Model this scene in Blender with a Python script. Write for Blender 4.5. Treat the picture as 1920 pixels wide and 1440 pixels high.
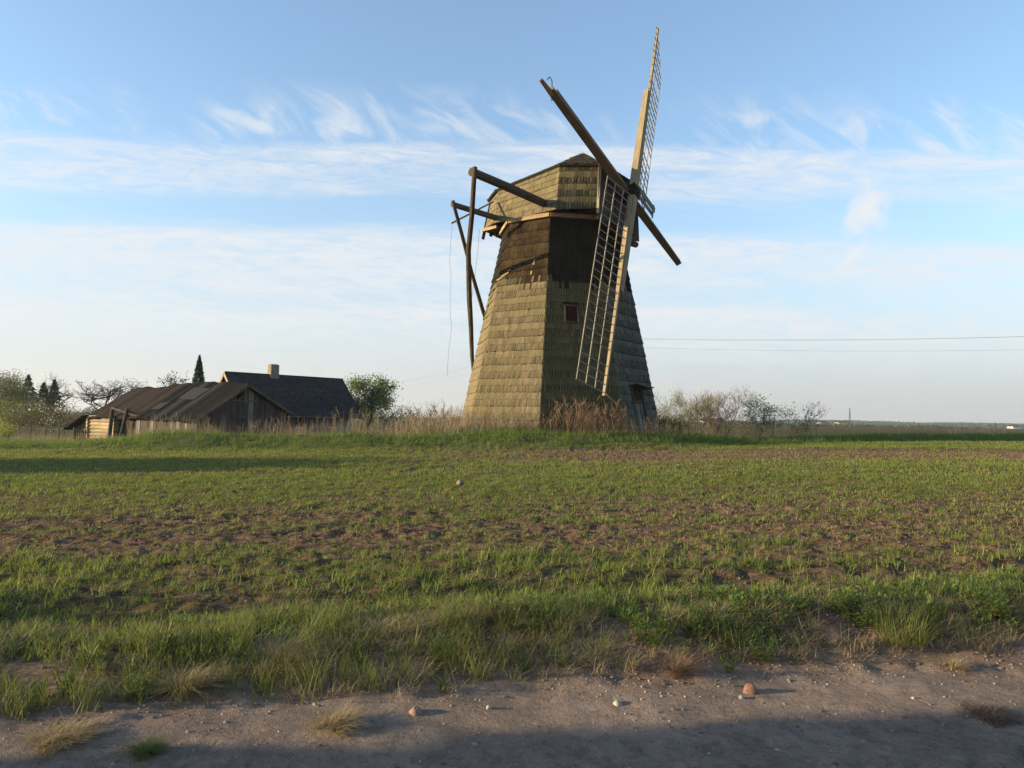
import bpy, math, random, bisect
import numpy as np
from math import radians, sin, cos, pi, sqrt
from mathutils import Matrix, Vector

sc = bpy.context.scene
for o in list(bpy.data.objects):
    bpy.data.objects.remove(o)
COL = sc.collection
random.seed(7)
RNG = np.random.default_rng(7)

# ------------------------------------------------------------------ camera
EYE = 1.7
F = 1400.0                      # focal length in pixels of the 1920 px wide photograph
PITCH, ROLL = radians(2.66), radians(1.0)
cam = bpy.data.cameras.new('camera')
cam.sensor_width = 36.0
cam.lens = F / 1920 * 36.0
cam.clip_start = 0.1
cam.clip_end = 9000
camo = bpy.data.objects.new('camera', cam)
COL.objects.link(camo)
camo.matrix_world = Matrix.Translation((0, 0, EYE)) @ Matrix.Rotation(pi / 2 + PITCH, 4, 'X') @ Matrix.Rotation(ROLL, 4, 'Z')
sc.camera = camo
CM = np.array(camo.matrix_world)[:3, :3]


def at(px, py, Y):
    d = CM @ np.array([(px - 960) / F, (720 - py) / F, -1.0])
    return np.array([0, 0, EYE]) + d * Y / d[1]


def ray(px, py):
    return CM @ np.array([(px - 960) / F, (720 - py) / F, -1.0])


# ------------------------------------------------------------------ light
SUN_EL, SUN_DIR = radians(10.5), radians(8.5)     # low sun on the left, light travels to the right and slightly away
sun_to = np.array([-cos(SUN_EL) * cos(SUN_DIR), -cos(SUN_EL) * sin(SUN_DIR), sin(SUN_EL)])
sl = bpy.data.lights.new('sun', 'SUN')
sl.energy = 5.0
sl.angle = radians(0.5)
sl.color = (1.0, 0.79, 0.50)
so = bpy.data.objects.new('sun', sl)
COL.objects.link(so)
so.rotation_euler = Vector(sun_to).to_track_quat('Z', 'Y').to_euler()

sc.view_settings.view_transform = 'Standard'
sc.view_settings.look = 'None'
sc.view_settings.gamma = 1
sc.view_settings.use_curve_mapping = False
sc.view_settings.exposure = 1.2
sc.cycles.max_bounces = 6
sc.cycles.transparent_max_bounces = 8
sc.cycles.volume_bounces = 0


# ------------------------------------------------------------------ node helpers
class NT:
    def __init__(s, tree):
        s.t = tree
        s.n = tree.nodes
        s.l = tree.links

    def new(s, kind, **kw):
        nd = s.n.new(kind)
        for k, v in kw.items():
            setattr(nd, k, v)
        return nd

    def put(s, sock, v):
        if v is None:
            return
        if hasattr(v, 'is_output') or isinstance(v, bpy.types.NodeSocket):
            s.l.new(v, sock)
        elif isinstance(v, (tuple, list)) and len(v) == 3 and sock.type == 'RGBA':
            sock.default_value = (*v, 1)
        else:
            sock.default_value = v

    def math(s, op, a, b=None, c=None, clamp=False):
        nd = s.new('ShaderNodeMath', operation=op, use_clamp=clamp)
        for i, v in enumerate((a, b, c)):
            if v is not None:
                s.put(nd.inputs[i], v)
        return nd.outputs[0]

    def vmul(s, v, k):
        nd = s.new('ShaderNodeVectorMath', operation='MULTIPLY')
        s.put(nd.inputs[0], v)
        s.put(nd.inputs[1], k)
        return nd.outputs[0]

    def vadd(s, v, k):
        nd = s.new('ShaderNodeVectorMath', operation='ADD')
        s.put(nd.inputs[0], v)
        s.put(nd.inputs[1], k)
        return nd.outputs[0]

    def noise(s, vec, scale=1.0, detail=4.0, rough=0.55, dist=0.0, out=0):
        nd = s.new('ShaderNodeTexNoise')
        s.put(nd.inputs['Vector'], vec)
        nd.inputs['Scale'].default_value = scale
        nd.inputs['Detail'].default_value = detail
        nd.inputs['Roughness'].default_value = rough
        nd.inputs['Distortion'].default_value = dist
        return nd.outputs[out]

    def ramp(s, fac, a, b, lo=0.0, hi=1.0, smooth=True):
        nd = s.new('ShaderNodeMapRange')
        nd.interpolation_type = 'SMOOTHSTEP' if smooth else 'LINEAR'
        s.put(nd.inputs['Value'], fac)
        nd.inputs['From Min'].default_value = a
        nd.inputs['From Max'].default_value = b
        nd.inputs['To Min'].default_value = lo
        nd.inputs['To Max'].default_value = hi
        return nd.outputs[0]

    def mix(s, fac, a, b, mode='MIX'):
        nd = s.new('ShaderNodeMix', data_type='RGBA', blend_type=mode)
        s.put(nd.inputs[0], fac)
        s.put(nd.inputs[6], a)
        s.put(nd.inputs[7], b)
        return nd.outputs[2]

    def attr(s, name, out='Fac'):
        nd = s.new('ShaderNodeAttribute', attribute_name=name)
        return nd.outputs[out]

    def pos(s):
        return s.new('ShaderNodeNewGeometry').outputs['Position']

    def bump(s, h, strength=0.5, dist=0.01):
        nd = s.new('ShaderNodeBump')
        nd.inputs['Strength'].default_value = strength
        nd.inputs['Distance'].default_value = dist
        s.put(nd.inputs['Height'], h)
        return nd.outputs[0]


def newmat(name):
    m = bpy.data.materials.new(name)
    m.use_nodes = True
    n = NT(m.node_tree)
    b = m.node_tree.nodes['Principled BSDF']
    b.inputs['Roughness'].default_value = 0.9
    b.inputs['Specular IOR Level'].default_value = 0.05
    return m, n, b


# ------------------------------------------------------------------ sky
world = bpy.data.worlds.new("World")
sc.world = world
world.use_nodes = True
W = NT(world.node_tree)
bg = world.node_tree.nodes['Background']
sky = W.new('ShaderNodeTexSky', sky_type='NISHITA')
sky.sun_disc = False
sky.sun_elevation = SUN_EL
sky.sun_rotation = math.atan2(sun_to[0], sun_to[1])
sky.air_density = 1.0
sky.dust_density = 0.5
sky.ozone_density = 2.2
gdir = W.new('ShaderNodeTexCoord').outputs['Generated']
sep = W.new('ShaderNodeSeparateXYZ')
W.l.new(gdir, sep.inputs[0])
dx, dy, dz = sep.outputs
SKYG = 0.15
bg.inputs['Strength'].default_value = SKYG
# a flat sheet of cirrus in long bands parallel to the x axis, seen in true perspective:
# th = slope of the view above the horizon measured along y, sx = sideways slope
ady = W.math('MAXIMUM', W.math('ABSOLUTE', dy), 0.06)
th = W.math('DIVIDE', dz, ady)
sx = W.math('DIVIDE', dx, ady)


def sky_vec(kx, kz, off=(0.0, 0.0, 0.0), shear=0.0, bow=0.0):
    c = W.new('ShaderNodeCombineXYZ')
    z = th
    if bow:
        z = W.math('ADD', th, W.math('MULTIPLY', W.math('SUBTRACT', W.noise(W.vmul(gdir, (2.6, 2.6, 2.6)), 1.0, 2.0, 0.5), 0.5), bow))
    W.put(c.inputs[0], W.math('ADD', W.math('MULTIPLY', sx, kx), W.math('MULTIPLY', th, shear)))
    W.put(c.inputs[1], W.math('MULTIPLY', z, kz))
    W.put(c.inputs[2], W.math('MULTIPLY', W.math('SIGN', dy), 3.0))
    return W.vadd(c.outputs[0], off)


b1 = W.noise(sky_vec(1.1, 17.0, (2.7, 0.4, 0.0), bow=0.06), 1.0, 3.0, 0.5, 0.5)
b2 = W.noise(sky_vec(4.0, 42.0, (5.3, 1.1, 0.0), bow=0.04), 1.0, 7.0, 0.62, 0.8)
b3 = W.noise(sky_vec(13.0, 62.0, (1.3, 7.2, 0.0), shear=14.0), 1.0, 8.0, 0.68, 1.3)
bands = W.math('ADD', W.math('MULTIPLY', b1, 0.55), W.math('ADD', W.math('MULTIPLY', b2, 0.27), W.math('MULTIPLY', b3, 0.18)))
low = W.ramp(th, 0.235, 0.275, 1.0, 0.0)
mid = W.math('MULTIPLY', W.ramp(th, 0.275, 0.315), W.ramp(th, 0.355, 0.39, 1.0, 0.0))
cover = W.math('ADD', W.math('MULTIPLY', low, 0.27), W.math('MULTIPLY', mid, 0.21))
side = W.math('ADD', W.ramp(sx, -0.05, 0.6, 0.0, 0.10), W.ramp(th, 0.37, 0.44, 0.0, 0.30))
cov2 = W.math('SUBTRACT', W.math('ADD', bands, cover), side)
m1 = W.math('MULTIPLY', W.ramp(cov2, 0.48, 0.86), W.ramp(b3, 0.32, 0.60, 0.55, 1.05))
# combed wisps above the bands
w1 = W.noise(sky_vec(26.0, 20.0, (0.0, 3.0, 0.0), shear=26.0), 0.55, 7.0, 0.6, 1.0)
patch = W.noise(sky_vec(2.6, 6.0, (4.0, 2.0, 0.0)), 1.0, 2.0, 0.5)
wz = W.math('MULTIPLY', W.ramp(th, 0.28, 0.36), W.ramp(th, 0.40, 0.47, 1.0, 0.0))
m2 = W.math('MULTIPLY', W.math('MULTIPLY', W.ramp(w1, 0.40, 0.70), W.ramp(patch, 0.34, 0.56)), W.math('MULTIPLY', wz, 0.75))


def puff(px, py, rx, rz, lo, gain, tilt=0.0):
    d = ray(px, py)
    d = d / np.linalg.norm(d)
    ax = W.math('SUBTRACT', dx, float(d[0]))
    az = W.math('SUBTRACT', dz, float(d[2]))
    ax = W.math('SUBTRACT', ax, W.math('MULTIPLY', az, tilt))
    nn = W.noise(gdir, 34.0, 5.0, 0.6)
    nn = W.math('MULTIPLY', W.math('SUBTRACT', nn, 0.5), 2.0)
    r = W.math('SQRT', W.math('ADD', W.math('POWER', W.math('DIVIDE', ax, rx), 2.0), W.math('POWER', W.math('DIVIDE', az, rz), 2.0)))
    r = W.math('ADD', r, nn)
    front = W.ramp(dy, 0.0, 0.2)
    return W.math('MULTIPLY', W.math('MULTIPLY', W.ramp(r, lo, 1.25, 1.0, 0.0), gain), front)


m3 = W.math('MAXIMUM', puff(1628, 388, 0.024, 0.042, 0.0, 1.0), puff(1602, 477, 0.010, 0.018, 0.0, 0.9, 0.9))
m3 = W.math('MAXIMUM', m3, puff(486, 236, 0.030, 0.011, 0.1, 0.5, -1.6))
mask = W.math('MAXIMUM', W.math('MAXIMUM', m1, m2), m3)
mask = W.math('MULTIPLY', mask, W.ramp(th, 0.02, 0.16, 0.45, 0.9))
# cloud brightness follows the sky's own light near the horizon, a touch warmer
cloudc = W.mix(W.ramp(dz, 0.0, 0.12), W.mix(W.ramp(dx, -0.6, 0.6), (2.3, 2.28, 2.2), (1.85, 1.86, 1.9)), (2.45, 2.52, 2.60))
hazec = W.mix(W.ramp(dz, 0.0, 0.17), W.mix(W.ramp(dx, -0.6, 0.6), (2.08, 2.05, 1.95), (1.52, 1.54, 1.58)), (1.62, 1.95, 2.27))
skyc = W.mix(W.ramp(th, -0.02, 0.42, 0.92, 0.10), sky.outputs[0], hazec)
allc = W.mix(mask, skyc, cloudc)
W.put(bg.inputs['Color'], W.mix(W.math('MULTIPLY', m3, 0.75), allc, (2.55, 2.58, 2.6)))


# ------------------------------------------------------------------ materials
def ease(n, base, dark, light, vec, scale, lo=0.35, hi=0.68, detail=5):
    f = n.noise(vec, scale, detail, 0.6)
    return n.mix(n.ramp(f, lo, hi), dark, light)


def wood(name, dark, light, moss=None, mossamt=0.0, grain=(60, 60, 2.5), bumps=0.6, stain=0.0, rough=0.9):
    m, n, b = newmat(name)
    lc = n.attr('lc', 'Vector')
    r = n.attr('rnd')
    lcv = n.vadd(lc, n.vmul(n.attr('rnd', 'Color'), (9.0, 7.0, 5.0)))
    g = n.noise(n.vmul(lcv, grain), 1.0, 5.0, 0.65, 0.3)
    c = n.mix(n.ramp(g, 0.3, 0.7), dark, light)
    c = n.mix(0.85, c, n.mix(r, (0.75, 0.75, 0.75), (1.18, 1.16, 1.13)), 'MULTIPLY')
    p = n.pos()
    if name.endswith('shingle'):
        vs = n.noise(n.vmul(p, (5.5, 5.5, 0.55)), 1.0, 5.0, 0.7)
        c = n.mix(n.ramp(vs, 0.45, 0.72, 0.0, 0.55), c, tuple(x * 0.5 for x in dark))
        c = n.mix(n.ramp(vs, 0.40, 0.25, 0.0, 0.35), c, tuple(x * 1.25 for x in light))
    st = n.noise(p, 1.1, 5.0, 0.65)
    c = n.mix(n.ramp(st, 0.5, 0.75, 0.0, 0.35 + stain), c, tuple(x * 0.4 for x in dark))
    if moss:
        mm = n.noise(n.vadd(p, (4, 2, 1)), 0.8, 6.0, 0.7)
        c = n.mix(n.ramp(mm, 0.42, 0.64, 0.0, mossamt), c, moss)
    n.put(b.inputs['Base Color'], c)
    b.inputs['Roughness'].default_value = rough
    n.put(b.inputs['Normal'], n.bump(g, bumps, 0.006))
    return m


M = {}
M['shingle'] = wood('weathered_shingle', (0.088, 0.072, 0.044), (0.235, 0.19, 0.115), (0.13, 0.115, 0.048), 0.55, (90, 5, 5), 1.0)
M['shingle_grey'] = wood('grey_shingle', (0.075, 0.072, 0.062), (0.21, 0.205, 0.18), (0.085, 0.088, 0.045), 0.45, (70, 5, 5), 0.7)
M['shingle_green'] = wood('mossy_shaded_shingle', (0.066, 0.058, 0.034), (0.15, 0.13, 0.074), (0.076, 0.071, 0.028), 0.7, (90, 5, 5), 1.0)  # duller mossy copy of the shingle, shade of the front face put in
M['shingle_dark'] = wood('tarred_shingle', (0.015, 0.010, 0.006), (0.070, 0.042, 0.024), (0.085, 0.066, 0.028), 0.45, (90, 5, 5), 1.0, 0.4)
M['shingle_black'] = wood('black_shingle', (0.007, 0.006, 0.005), (0.038, 0.031, 0.024), (0.03, 0.027, 0.014), 0.4, (70, 5, 5), 1.0, 0.3)
M['shingle_roof'] = wood('dark_roof_shingle', (0.035, 0.028, 0.022), (0.12, 0.10, 0.08), (0.08, 0.08, 0.04), 0.4, (70, 5, 5), 1.0)
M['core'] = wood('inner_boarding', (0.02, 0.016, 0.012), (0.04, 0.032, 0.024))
M['beam'] = wood('grey_beam', (0.10, 0.085, 0.065), (0.27, 0.225, 0.165), None, 0, (40, 40, 1.6), 0.9)
M['beam_dark'] = wood('dark_beam', (0.045, 0.034, 0.026), (0.15, 0.115, 0.085), None, 0, (30, 30, 1.6), 0.9)
M['beam_light'] = wood('light_wood', (0.17, 0.115, 0.06), (0.38, 0.28, 0.155), None, 0, (40, 40, 2), 0.5)
M['lath'] = wood('grey_lath', (0.16, 0.14, 0.11), (0.32, 0.28, 0.21), None, 0, (60, 60, 2), 0.4)
M['stock'] = wood('old_stock_timber', (0.15, 0.12, 0.075), (0.34, 0.275, 0.17), (0.26, 0.22, 0.12), 0.3, (34, 34, 1.3), 1.0)
M['brownstock'] = wood('brown_stock_timber', (0.075, 0.05, 0.03), (0.24, 0.16, 0.09), None, 0, (34, 34, 1.3), 1.0)
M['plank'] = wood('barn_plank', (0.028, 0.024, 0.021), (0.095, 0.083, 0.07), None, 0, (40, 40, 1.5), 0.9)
M['plank_grey'] = wood('silver_plank', (0.085, 0.077, 0.068), (0.21, 0.19, 0.17), None, 0, (40, 40, 1.5), 0.7)
M['log'] = wood('log_timber', (0.20, 0.155, 0.095), (0.42, 0.335, 0.215), None, 0, (20, 20, 1.5), 0.8)
M['red'] = wood('red_board', (0.022, 0.008, 0.006), (0.045, 0.013, 0.009), None, 0, (40, 40, 1.5), 0.3)
M['brownbox'] = wood('reddish_board', (0.09, 0.055, 0.04), (0.17, 0.11, 0.08), None, 0, (40, 40, 1.5), 0.3)
M['sheet'] = wood('corrugated_slate', (0.014, 0.0135, 0.014), (0.040, 0.038, 0.039), (0.026, 0.026, 0.018), 0.25, (3, 3, 3), 0.3, 0.1, 0.75)
M['felt'] = wood('brown_roof_board', (0.014, 0.0105, 0.008), (0.036, 0.027, 0.020), (0.02, 0.016, 0.011), 0.3, (18, 18, 2), 0.8, 0.2)
M['felt_dark'] = wood('dark_roof_board', (0.004, 0.004, 0.004), (0.013, 0.0125, 0.012), (0.013, 0.013, 0.010), 0.3, (18, 18, 2), 0.8, 0.2)
M['felt_pale'] = wood('pale_roof_board', (0.018, 0.018, 0.018), (0.045, 0.044, 0.044), None, 0, (18, 18, 2), 0.6, 0.1)
M['brick'] = wood('pale_chimney_brick', (0.15, 0.12, 0.095), (0.33, 0.28, 0.22), None, 0, (9, 9, 9), 0.4)
M['mortar'] = wood('mortar', (0.10, 0.09, 0.08), (0.16, 0.15, 0.13), None, 0, (9, 9, 9), 0.4)
M['wall'] = wood('rendered_wall', (0.25, 0.22, 0.18), (0.36, 0.32, 0.27), None, 0, (5, 5, 5), 0.2)
M['white'] = wood('white_wall', (0.5, 0.47, 0.42), (0.62, 0.59, 0.54), None, 0, (1, 1, 1), 0.1)
M['barge'] = wood('yellow_barge_board', (0.20, 0.15, 0.085), (0.36, 0.28, 0.17), None, 0, (20, 20, 2), 0.4)
M['wire'] = wood('wire', (0.12, 0.12, 0.12), (0.2, 0.2, 0.2))
M['iron'] = wood('rusty_iron', (0.008, 0.007, 0.006), (0.03, 0.022, 0.018))


def stone_mat(name, a, c, sc_=18.0):
    m, n, b = newmat(name)
    p = n.pos()
    f = n.noise(p, sc_, 6.0, 0.7)
    g = n.noise(p, sc_ * 5, 3.0, 0.6)
    col = n.mix(n.ramp(f, 0.3, 0.7), a, c)
    col = n.mix(n.ramp(g, 0.55, 0.75, 0, 0.5), col, tuple(x * 1.5 for x in c))
    n.put(b.inputs['Base Color'], col)
    b.inputs['Roughness'].default_value = 0.8
    n.put(b.inputs['Normal'], n.bump(f, 0.6, 0.01))
    return m


M['stone_red'] = stone_mat('red_granite', (0.14, 0.072, 0.052), (0.25, 0.14, 0.105), 40)
M['stone_pink'] = stone_mat('pink_granite', (0.17, 0.105, 0.08), (0.29, 0.19, 0.15), 40)
M['stone_pale'] = stone_mat('pale_stone', (0.21, 0.185, 0.15), (0.36, 0.32, 0.26), 40)
M['stone_tan'] = stone_mat('tan_stone', (0.10, 0.078, 0.052), (0.19, 0.15, 0.10), 9)
M['stone_grey'] = stone_mat('grey_stone', (0.17, 0.16, 0.15), (0.3, 0.28, 0.26), 40)


def leaf_mat(name, a, c, trans=0.35, rough=0.6):
    m, n, b = newmat(name)
    r = n.attr('rnd')
    t = n.attr('tt')
    p = n.pos()
    big = n.noise(p, 0.9, 3.0, 0.6)
    col = n.mix(r, a, c)
    col = n.mix(n.ramp(big, 0.35, 0.7, 0.0, 0.35), col, tuple(x * 0.55 for x in a))
    n.put(b.inputs['Base Color'], col)
    b.inputs['Roughness'].default_value = rough
    b.inputs['Specular IOR Level'].default_value = 0.25
    tr = n.new('ShaderNodeBsdfTranslucent')
    n.put(tr.inputs['Color'], n.mix(0.5, col, (c[0] * 1.5, c[1] * 1.5, c[2] * 0.8)))
    mx = n.new('ShaderNodeMixShader')
    mx.inputs[0].default_value = trans
    n.l.new(b.outputs[0], mx.inputs[1])
    n.l.new(tr.outputs[0], mx.inputs[2])
    out = m.node_tree.nodes['Material Output']
    n.l.new(mx.outputs[0], out.inputs['Surface'])
    return m


M['wheat'] = leaf_mat('young_wheat', (0.085, 0.12, 0.022), (0.23, 0.26, 0.06))
M['turf'] = leaf_mat('turf_grass', (0.055, 0.11, 0.018), (0.165, 0.225, 0.045))
M['verge_grass'] = leaf_mat('verge_grass', (0.07, 0.11, 0.022), (0.23, 0.23, 0.075))
M['dry_grass'] = leaf_mat('dry_grass', (0.26, 0.19, 0.10), (0.46, 0.36, 0.20), 0.25, 0.8)
M['dead_red'] = leaf_mat('dead_red_stems', (0.12, 0.072, 0.046), (0.26, 0.165, 0.105), 0.15, 0.8)
M['reed'] = leaf_mat('dry_stems', (0.15, 0.115, 0.08), (0.36, 0.285, 0.20), 0.2, 0.8)
M['weed_leaf'] = leaf_mat('weed_leaf', (0.05, 0.095, 0.018), (0.15, 0.19, 0.05))
M['leaf_pale'] = leaf_mat('spring_leaf_pale', (0.20, 0.22, 0.09), (0.38, 0.38, 0.19))
M['leaf_green'] = leaf_mat('spring_leaf_green', (0.065, 0.105, 0.02), (0.17, 0.21, 0.05))
M['leaf_olive'] = leaf_mat('spring_leaf_olive', (0.06, 0.068, 0.02), (0.135, 0.14, 0.045))
M['leaf_deep'] = leaf_mat('deep_green_leaf', (0.03, 0.065, 0.014), (0.08, 0.125, 0.03))
M['leaf_yellow'] = leaf_mat('yellow_green_leaf', (0.17, 0.20, 0.035), (0.32, 0.33, 0.07))
M['needle'] = leaf_mat('spruce_needle', (0.016, 0.032, 0.014), (0.04, 0.062, 0.028), 0.1)
M['thuja'] = leaf_mat('thuja_foliage', (0.016, 0.042, 0.012), (0.045, 0.08, 0.024), 0.1)
M['blossom'] = leaf_mat('white_blossom', (0.5, 0.47, 0.42), (0.75, 0.72, 0.66))


def bark_mat(name, a, c):
    m, n, b = newmat(name)
    f = n.noise(n.vmul(n.pos(), (30, 30, 6)), 1.0, 4, 0.6)
    n.put(b.inputs['Base Color'], n.mix(n.ramp(f, 0.3, 0.7), a, c))
    return m


M['bark'] = bark_mat('grey_brown_bark', (0.07, 0.055, 0.045), (0.17, 0.14, 0.115))
M['bark_red'] = bark_mat('reddish_twig', (0.13, 0.075, 0.05), (0.25, 0.16, 0.11))
M['bark_dark'] = bark_mat('dark_bark', (0.035, 0.028, 0.022), (0.09, 0.075, 0.06))


# ---- ground materials
def ground_mat(name, kind):
    m, n, b = newmat(name)
    p = n.pos()
    fine = n.noise(p, 38.0, 6.0, 0.7)
    clod = n.noise(p, 9.0, 6.0, 0.65)
    big = n.noise(p, 1.3, 4.0, 0.6)
    if kind in ('road', 'verge'):
        grit = n.noise(p, 120.0, 3.0, 0.6)
        mid_ = n.noise(p, 22.0, 5.0, 0.7)
        sd = n.math('ADD', n.attr('edge'), n.math('MULTIPLY', n.math('SUBTRACT', n.noise(p, 3.0, 6.0, 0.7), 0.5), 0.9))
        road = n.mix(n.ramp(big, 0.3, 0.7), (0.25, 0.19, 0.148), (0.36, 0.275, 0.215))
        road = n.mix(n.ramp(clod, 0.40, 0.68, 0, 0.7), road, (0.19, 0.14, 0.105))
        soil = n.mix(n.ramp(clod, 0.3, 0.7), (0.13, 0.082, 0.052), (0.34, 0.235, 0.16))
        soil = n.mix(n.ramp(big, 0.4, 0.7, 0, 0.5), soil, (0.085, 0.06, 0.04))
        c = n.mix(n.ramp(sd, -0.15, 0.55), road, soil)
        c = n.mix(n.ramp(mid_, 0.52, 0.70, 0, 0.55), c, (0.42, 0.33, 0.26))
        c = n.mix(n.ramp(mid_, 0.46, 0.30, 0, 0.55), c, (0.11, 0.08, 0.06))
        c = n.mix(n.ramp(grit, 0.62, 0.72, 0, 0.8), c, (0.48, 0.40, 0.33))
        c = n.mix(n.ramp(grit, 0.38, 0.28, 0, 0.7), c, (0.07, 0.052, 0.04))
        h = n.math('ADD', n.math('ADD', n.math('MULTIPLY', fine, 0.7), clod), n.math('MULTIPLY', grit, 0.3))
        bmp = n.bump(h, 1.0, 0.055)
    elif kind == 'field':
        g = n.attr('green')
        soil = n.mix(n.ramp(clod, 0.3, 0.7), (0.07, 0.042, 0.027), (0.22, 0.145, 0.095))
        soil = n.mix(n.ramp(fine, 0.55, 0.75, 0, 0.5), soil, (0.30, 0.21, 0.14))
        gr = n.mix(n.ramp(fine, 0.3, 0.7), (0.05, 0.065, 0.018), (0.11, 0.125, 0.035))
        gm = n.math('ADD', n.math('MULTIPLY', n.math('SUBTRACT', clod, 0.5), 1.2), g)
        c = n.mix(n.ramp(gm, 0.35, 1.0, 0, 0.75), soil, gr)
        h = n.math('ADD', n.math('MULTIPLY', fine, 0.5), clod)
        bmp = n.bump(h, 1.0, 0.07)
    elif kind == 'bank':
        c = n.mix(n.ramp(clod, 0.3, 0.7), (0.05, 0.06, 0.02), (0.11, 0.12, 0.04))
        c = n.mix(n.ramp(big, 0.45, 0.7, 0, 0.6), c, (0.16, 0.125, 0.07))
        bmp = n.bump(clod, 0.8, 0.08)
    else:
        v = n.vmul(p, (0.0012, 0.011, 0.0))
        s = n.noise(v, 1.0, 3.0, 0.6, 0.3)
        c = n.mix(n.ramp(s, 0.42, 0.5), (0.045, 0.07, 0.014), (0.10, 0.072, 0.036))
        c = n.mix(n.ramp(s, 0.55, 0.6), c, (0.055, 0.085, 0.018))
        c = n.mix(n.ramp(clod, 0.3, 0.8, 0, 0.3), c, (0.13, 0.10, 0.045))
        bmp = None
    n.put(b.inputs['Base Color'], c)
    b.inputs['Roughness'].default_value = 1.0
    b.inputs['Specular IOR Level'].default_value = 0.0
    if bmp is not None:
        n.put(b.inputs['Normal'], bmp)
    return m


M['road'] = ground_mat('dusty_road', 'road')
M['verge'] = ground_mat('verge_soil', 'verge')
M['field'] = ground_mat('crop_soil', 'field')
M['bankm'] = ground_mat('grassy_ground', 'bank')
M['far'] = ground_mat('far_field', 'far')


# ------------------------------------------------------------------ mesh helpers
def tag(o, label=None, cat=None, group=None, kind=None):
    if label:
        o['label'] = label
    if cat:
        o['category'] = cat
    if group:
        o['group'] = group
    if kind:
        o['kind'] = kind
    return o


def link(o, parent=None):
    COL.objects.link(o)
    if parent is not None:
        o.parent = parent
    return o


def empty(name, loc):
    o = bpy.data.objects.new(name, None)
    o.empty_display_size = 0.3
    COL.objects.link(o)
    o.location = loc
    return o


def np_mesh(name, V, Fs, mat, rnd=None, lc=None, smooth=False, extra=None):
    """V (n,3); Fs: list of face arrays with constant vertex count each."""
    me = bpy.data.meshes.new(name)
    V = np.asarray(V, np.float32)
    me.vertices.add(len(V))
    me.vertices.foreach_set('co', V.ravel())
    if isinstance(Fs, np.ndarray):
        Fs = [Fs]
    tot = np.concatenate([np.full(len(f), f.shape[1], np.int32) for f in Fs])
    idx = np.concatenate([f.ravel() for f in Fs]).astype(np.int32)
    me.loops.add(len(idx))
    me.loops.foreach_set('vertex_index', idx)
    me.polygons.add(len(tot))
    st = np.zeros(len(tot), np.int32)
    st[1:] = np.cumsum(tot)[:-1]
    me.polygons.foreach_set('loop_start', st)
    me.polygons.foreach_set('loop_total', tot)
    me.polygons.foreach_set('use_smooth', np.full(len(tot), smooth, bool))
    if rnd is not None:
        a = me.attributes.new('rnd', 'FLOAT', 'POINT')
        a.data.foreach_set('value', np.asarray(rnd, np.float32))
    if lc is not None:
        a = me.attributes.new('lc', 'FLOAT_VECTOR', 'POINT')
        a.data.foreach_set('vector', np.asarray(lc, np.float32).ravel())
    if extra:
        for k, v in extra.items():
            a = me.attributes.new(k, 'FLOAT', 'POINT')
            a.data.foreach_set('value', np.asarray(v, np.float32))
    me.update(calc_edges=True)
    me.validate()
    me.materials.append(mat)
    return me


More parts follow.
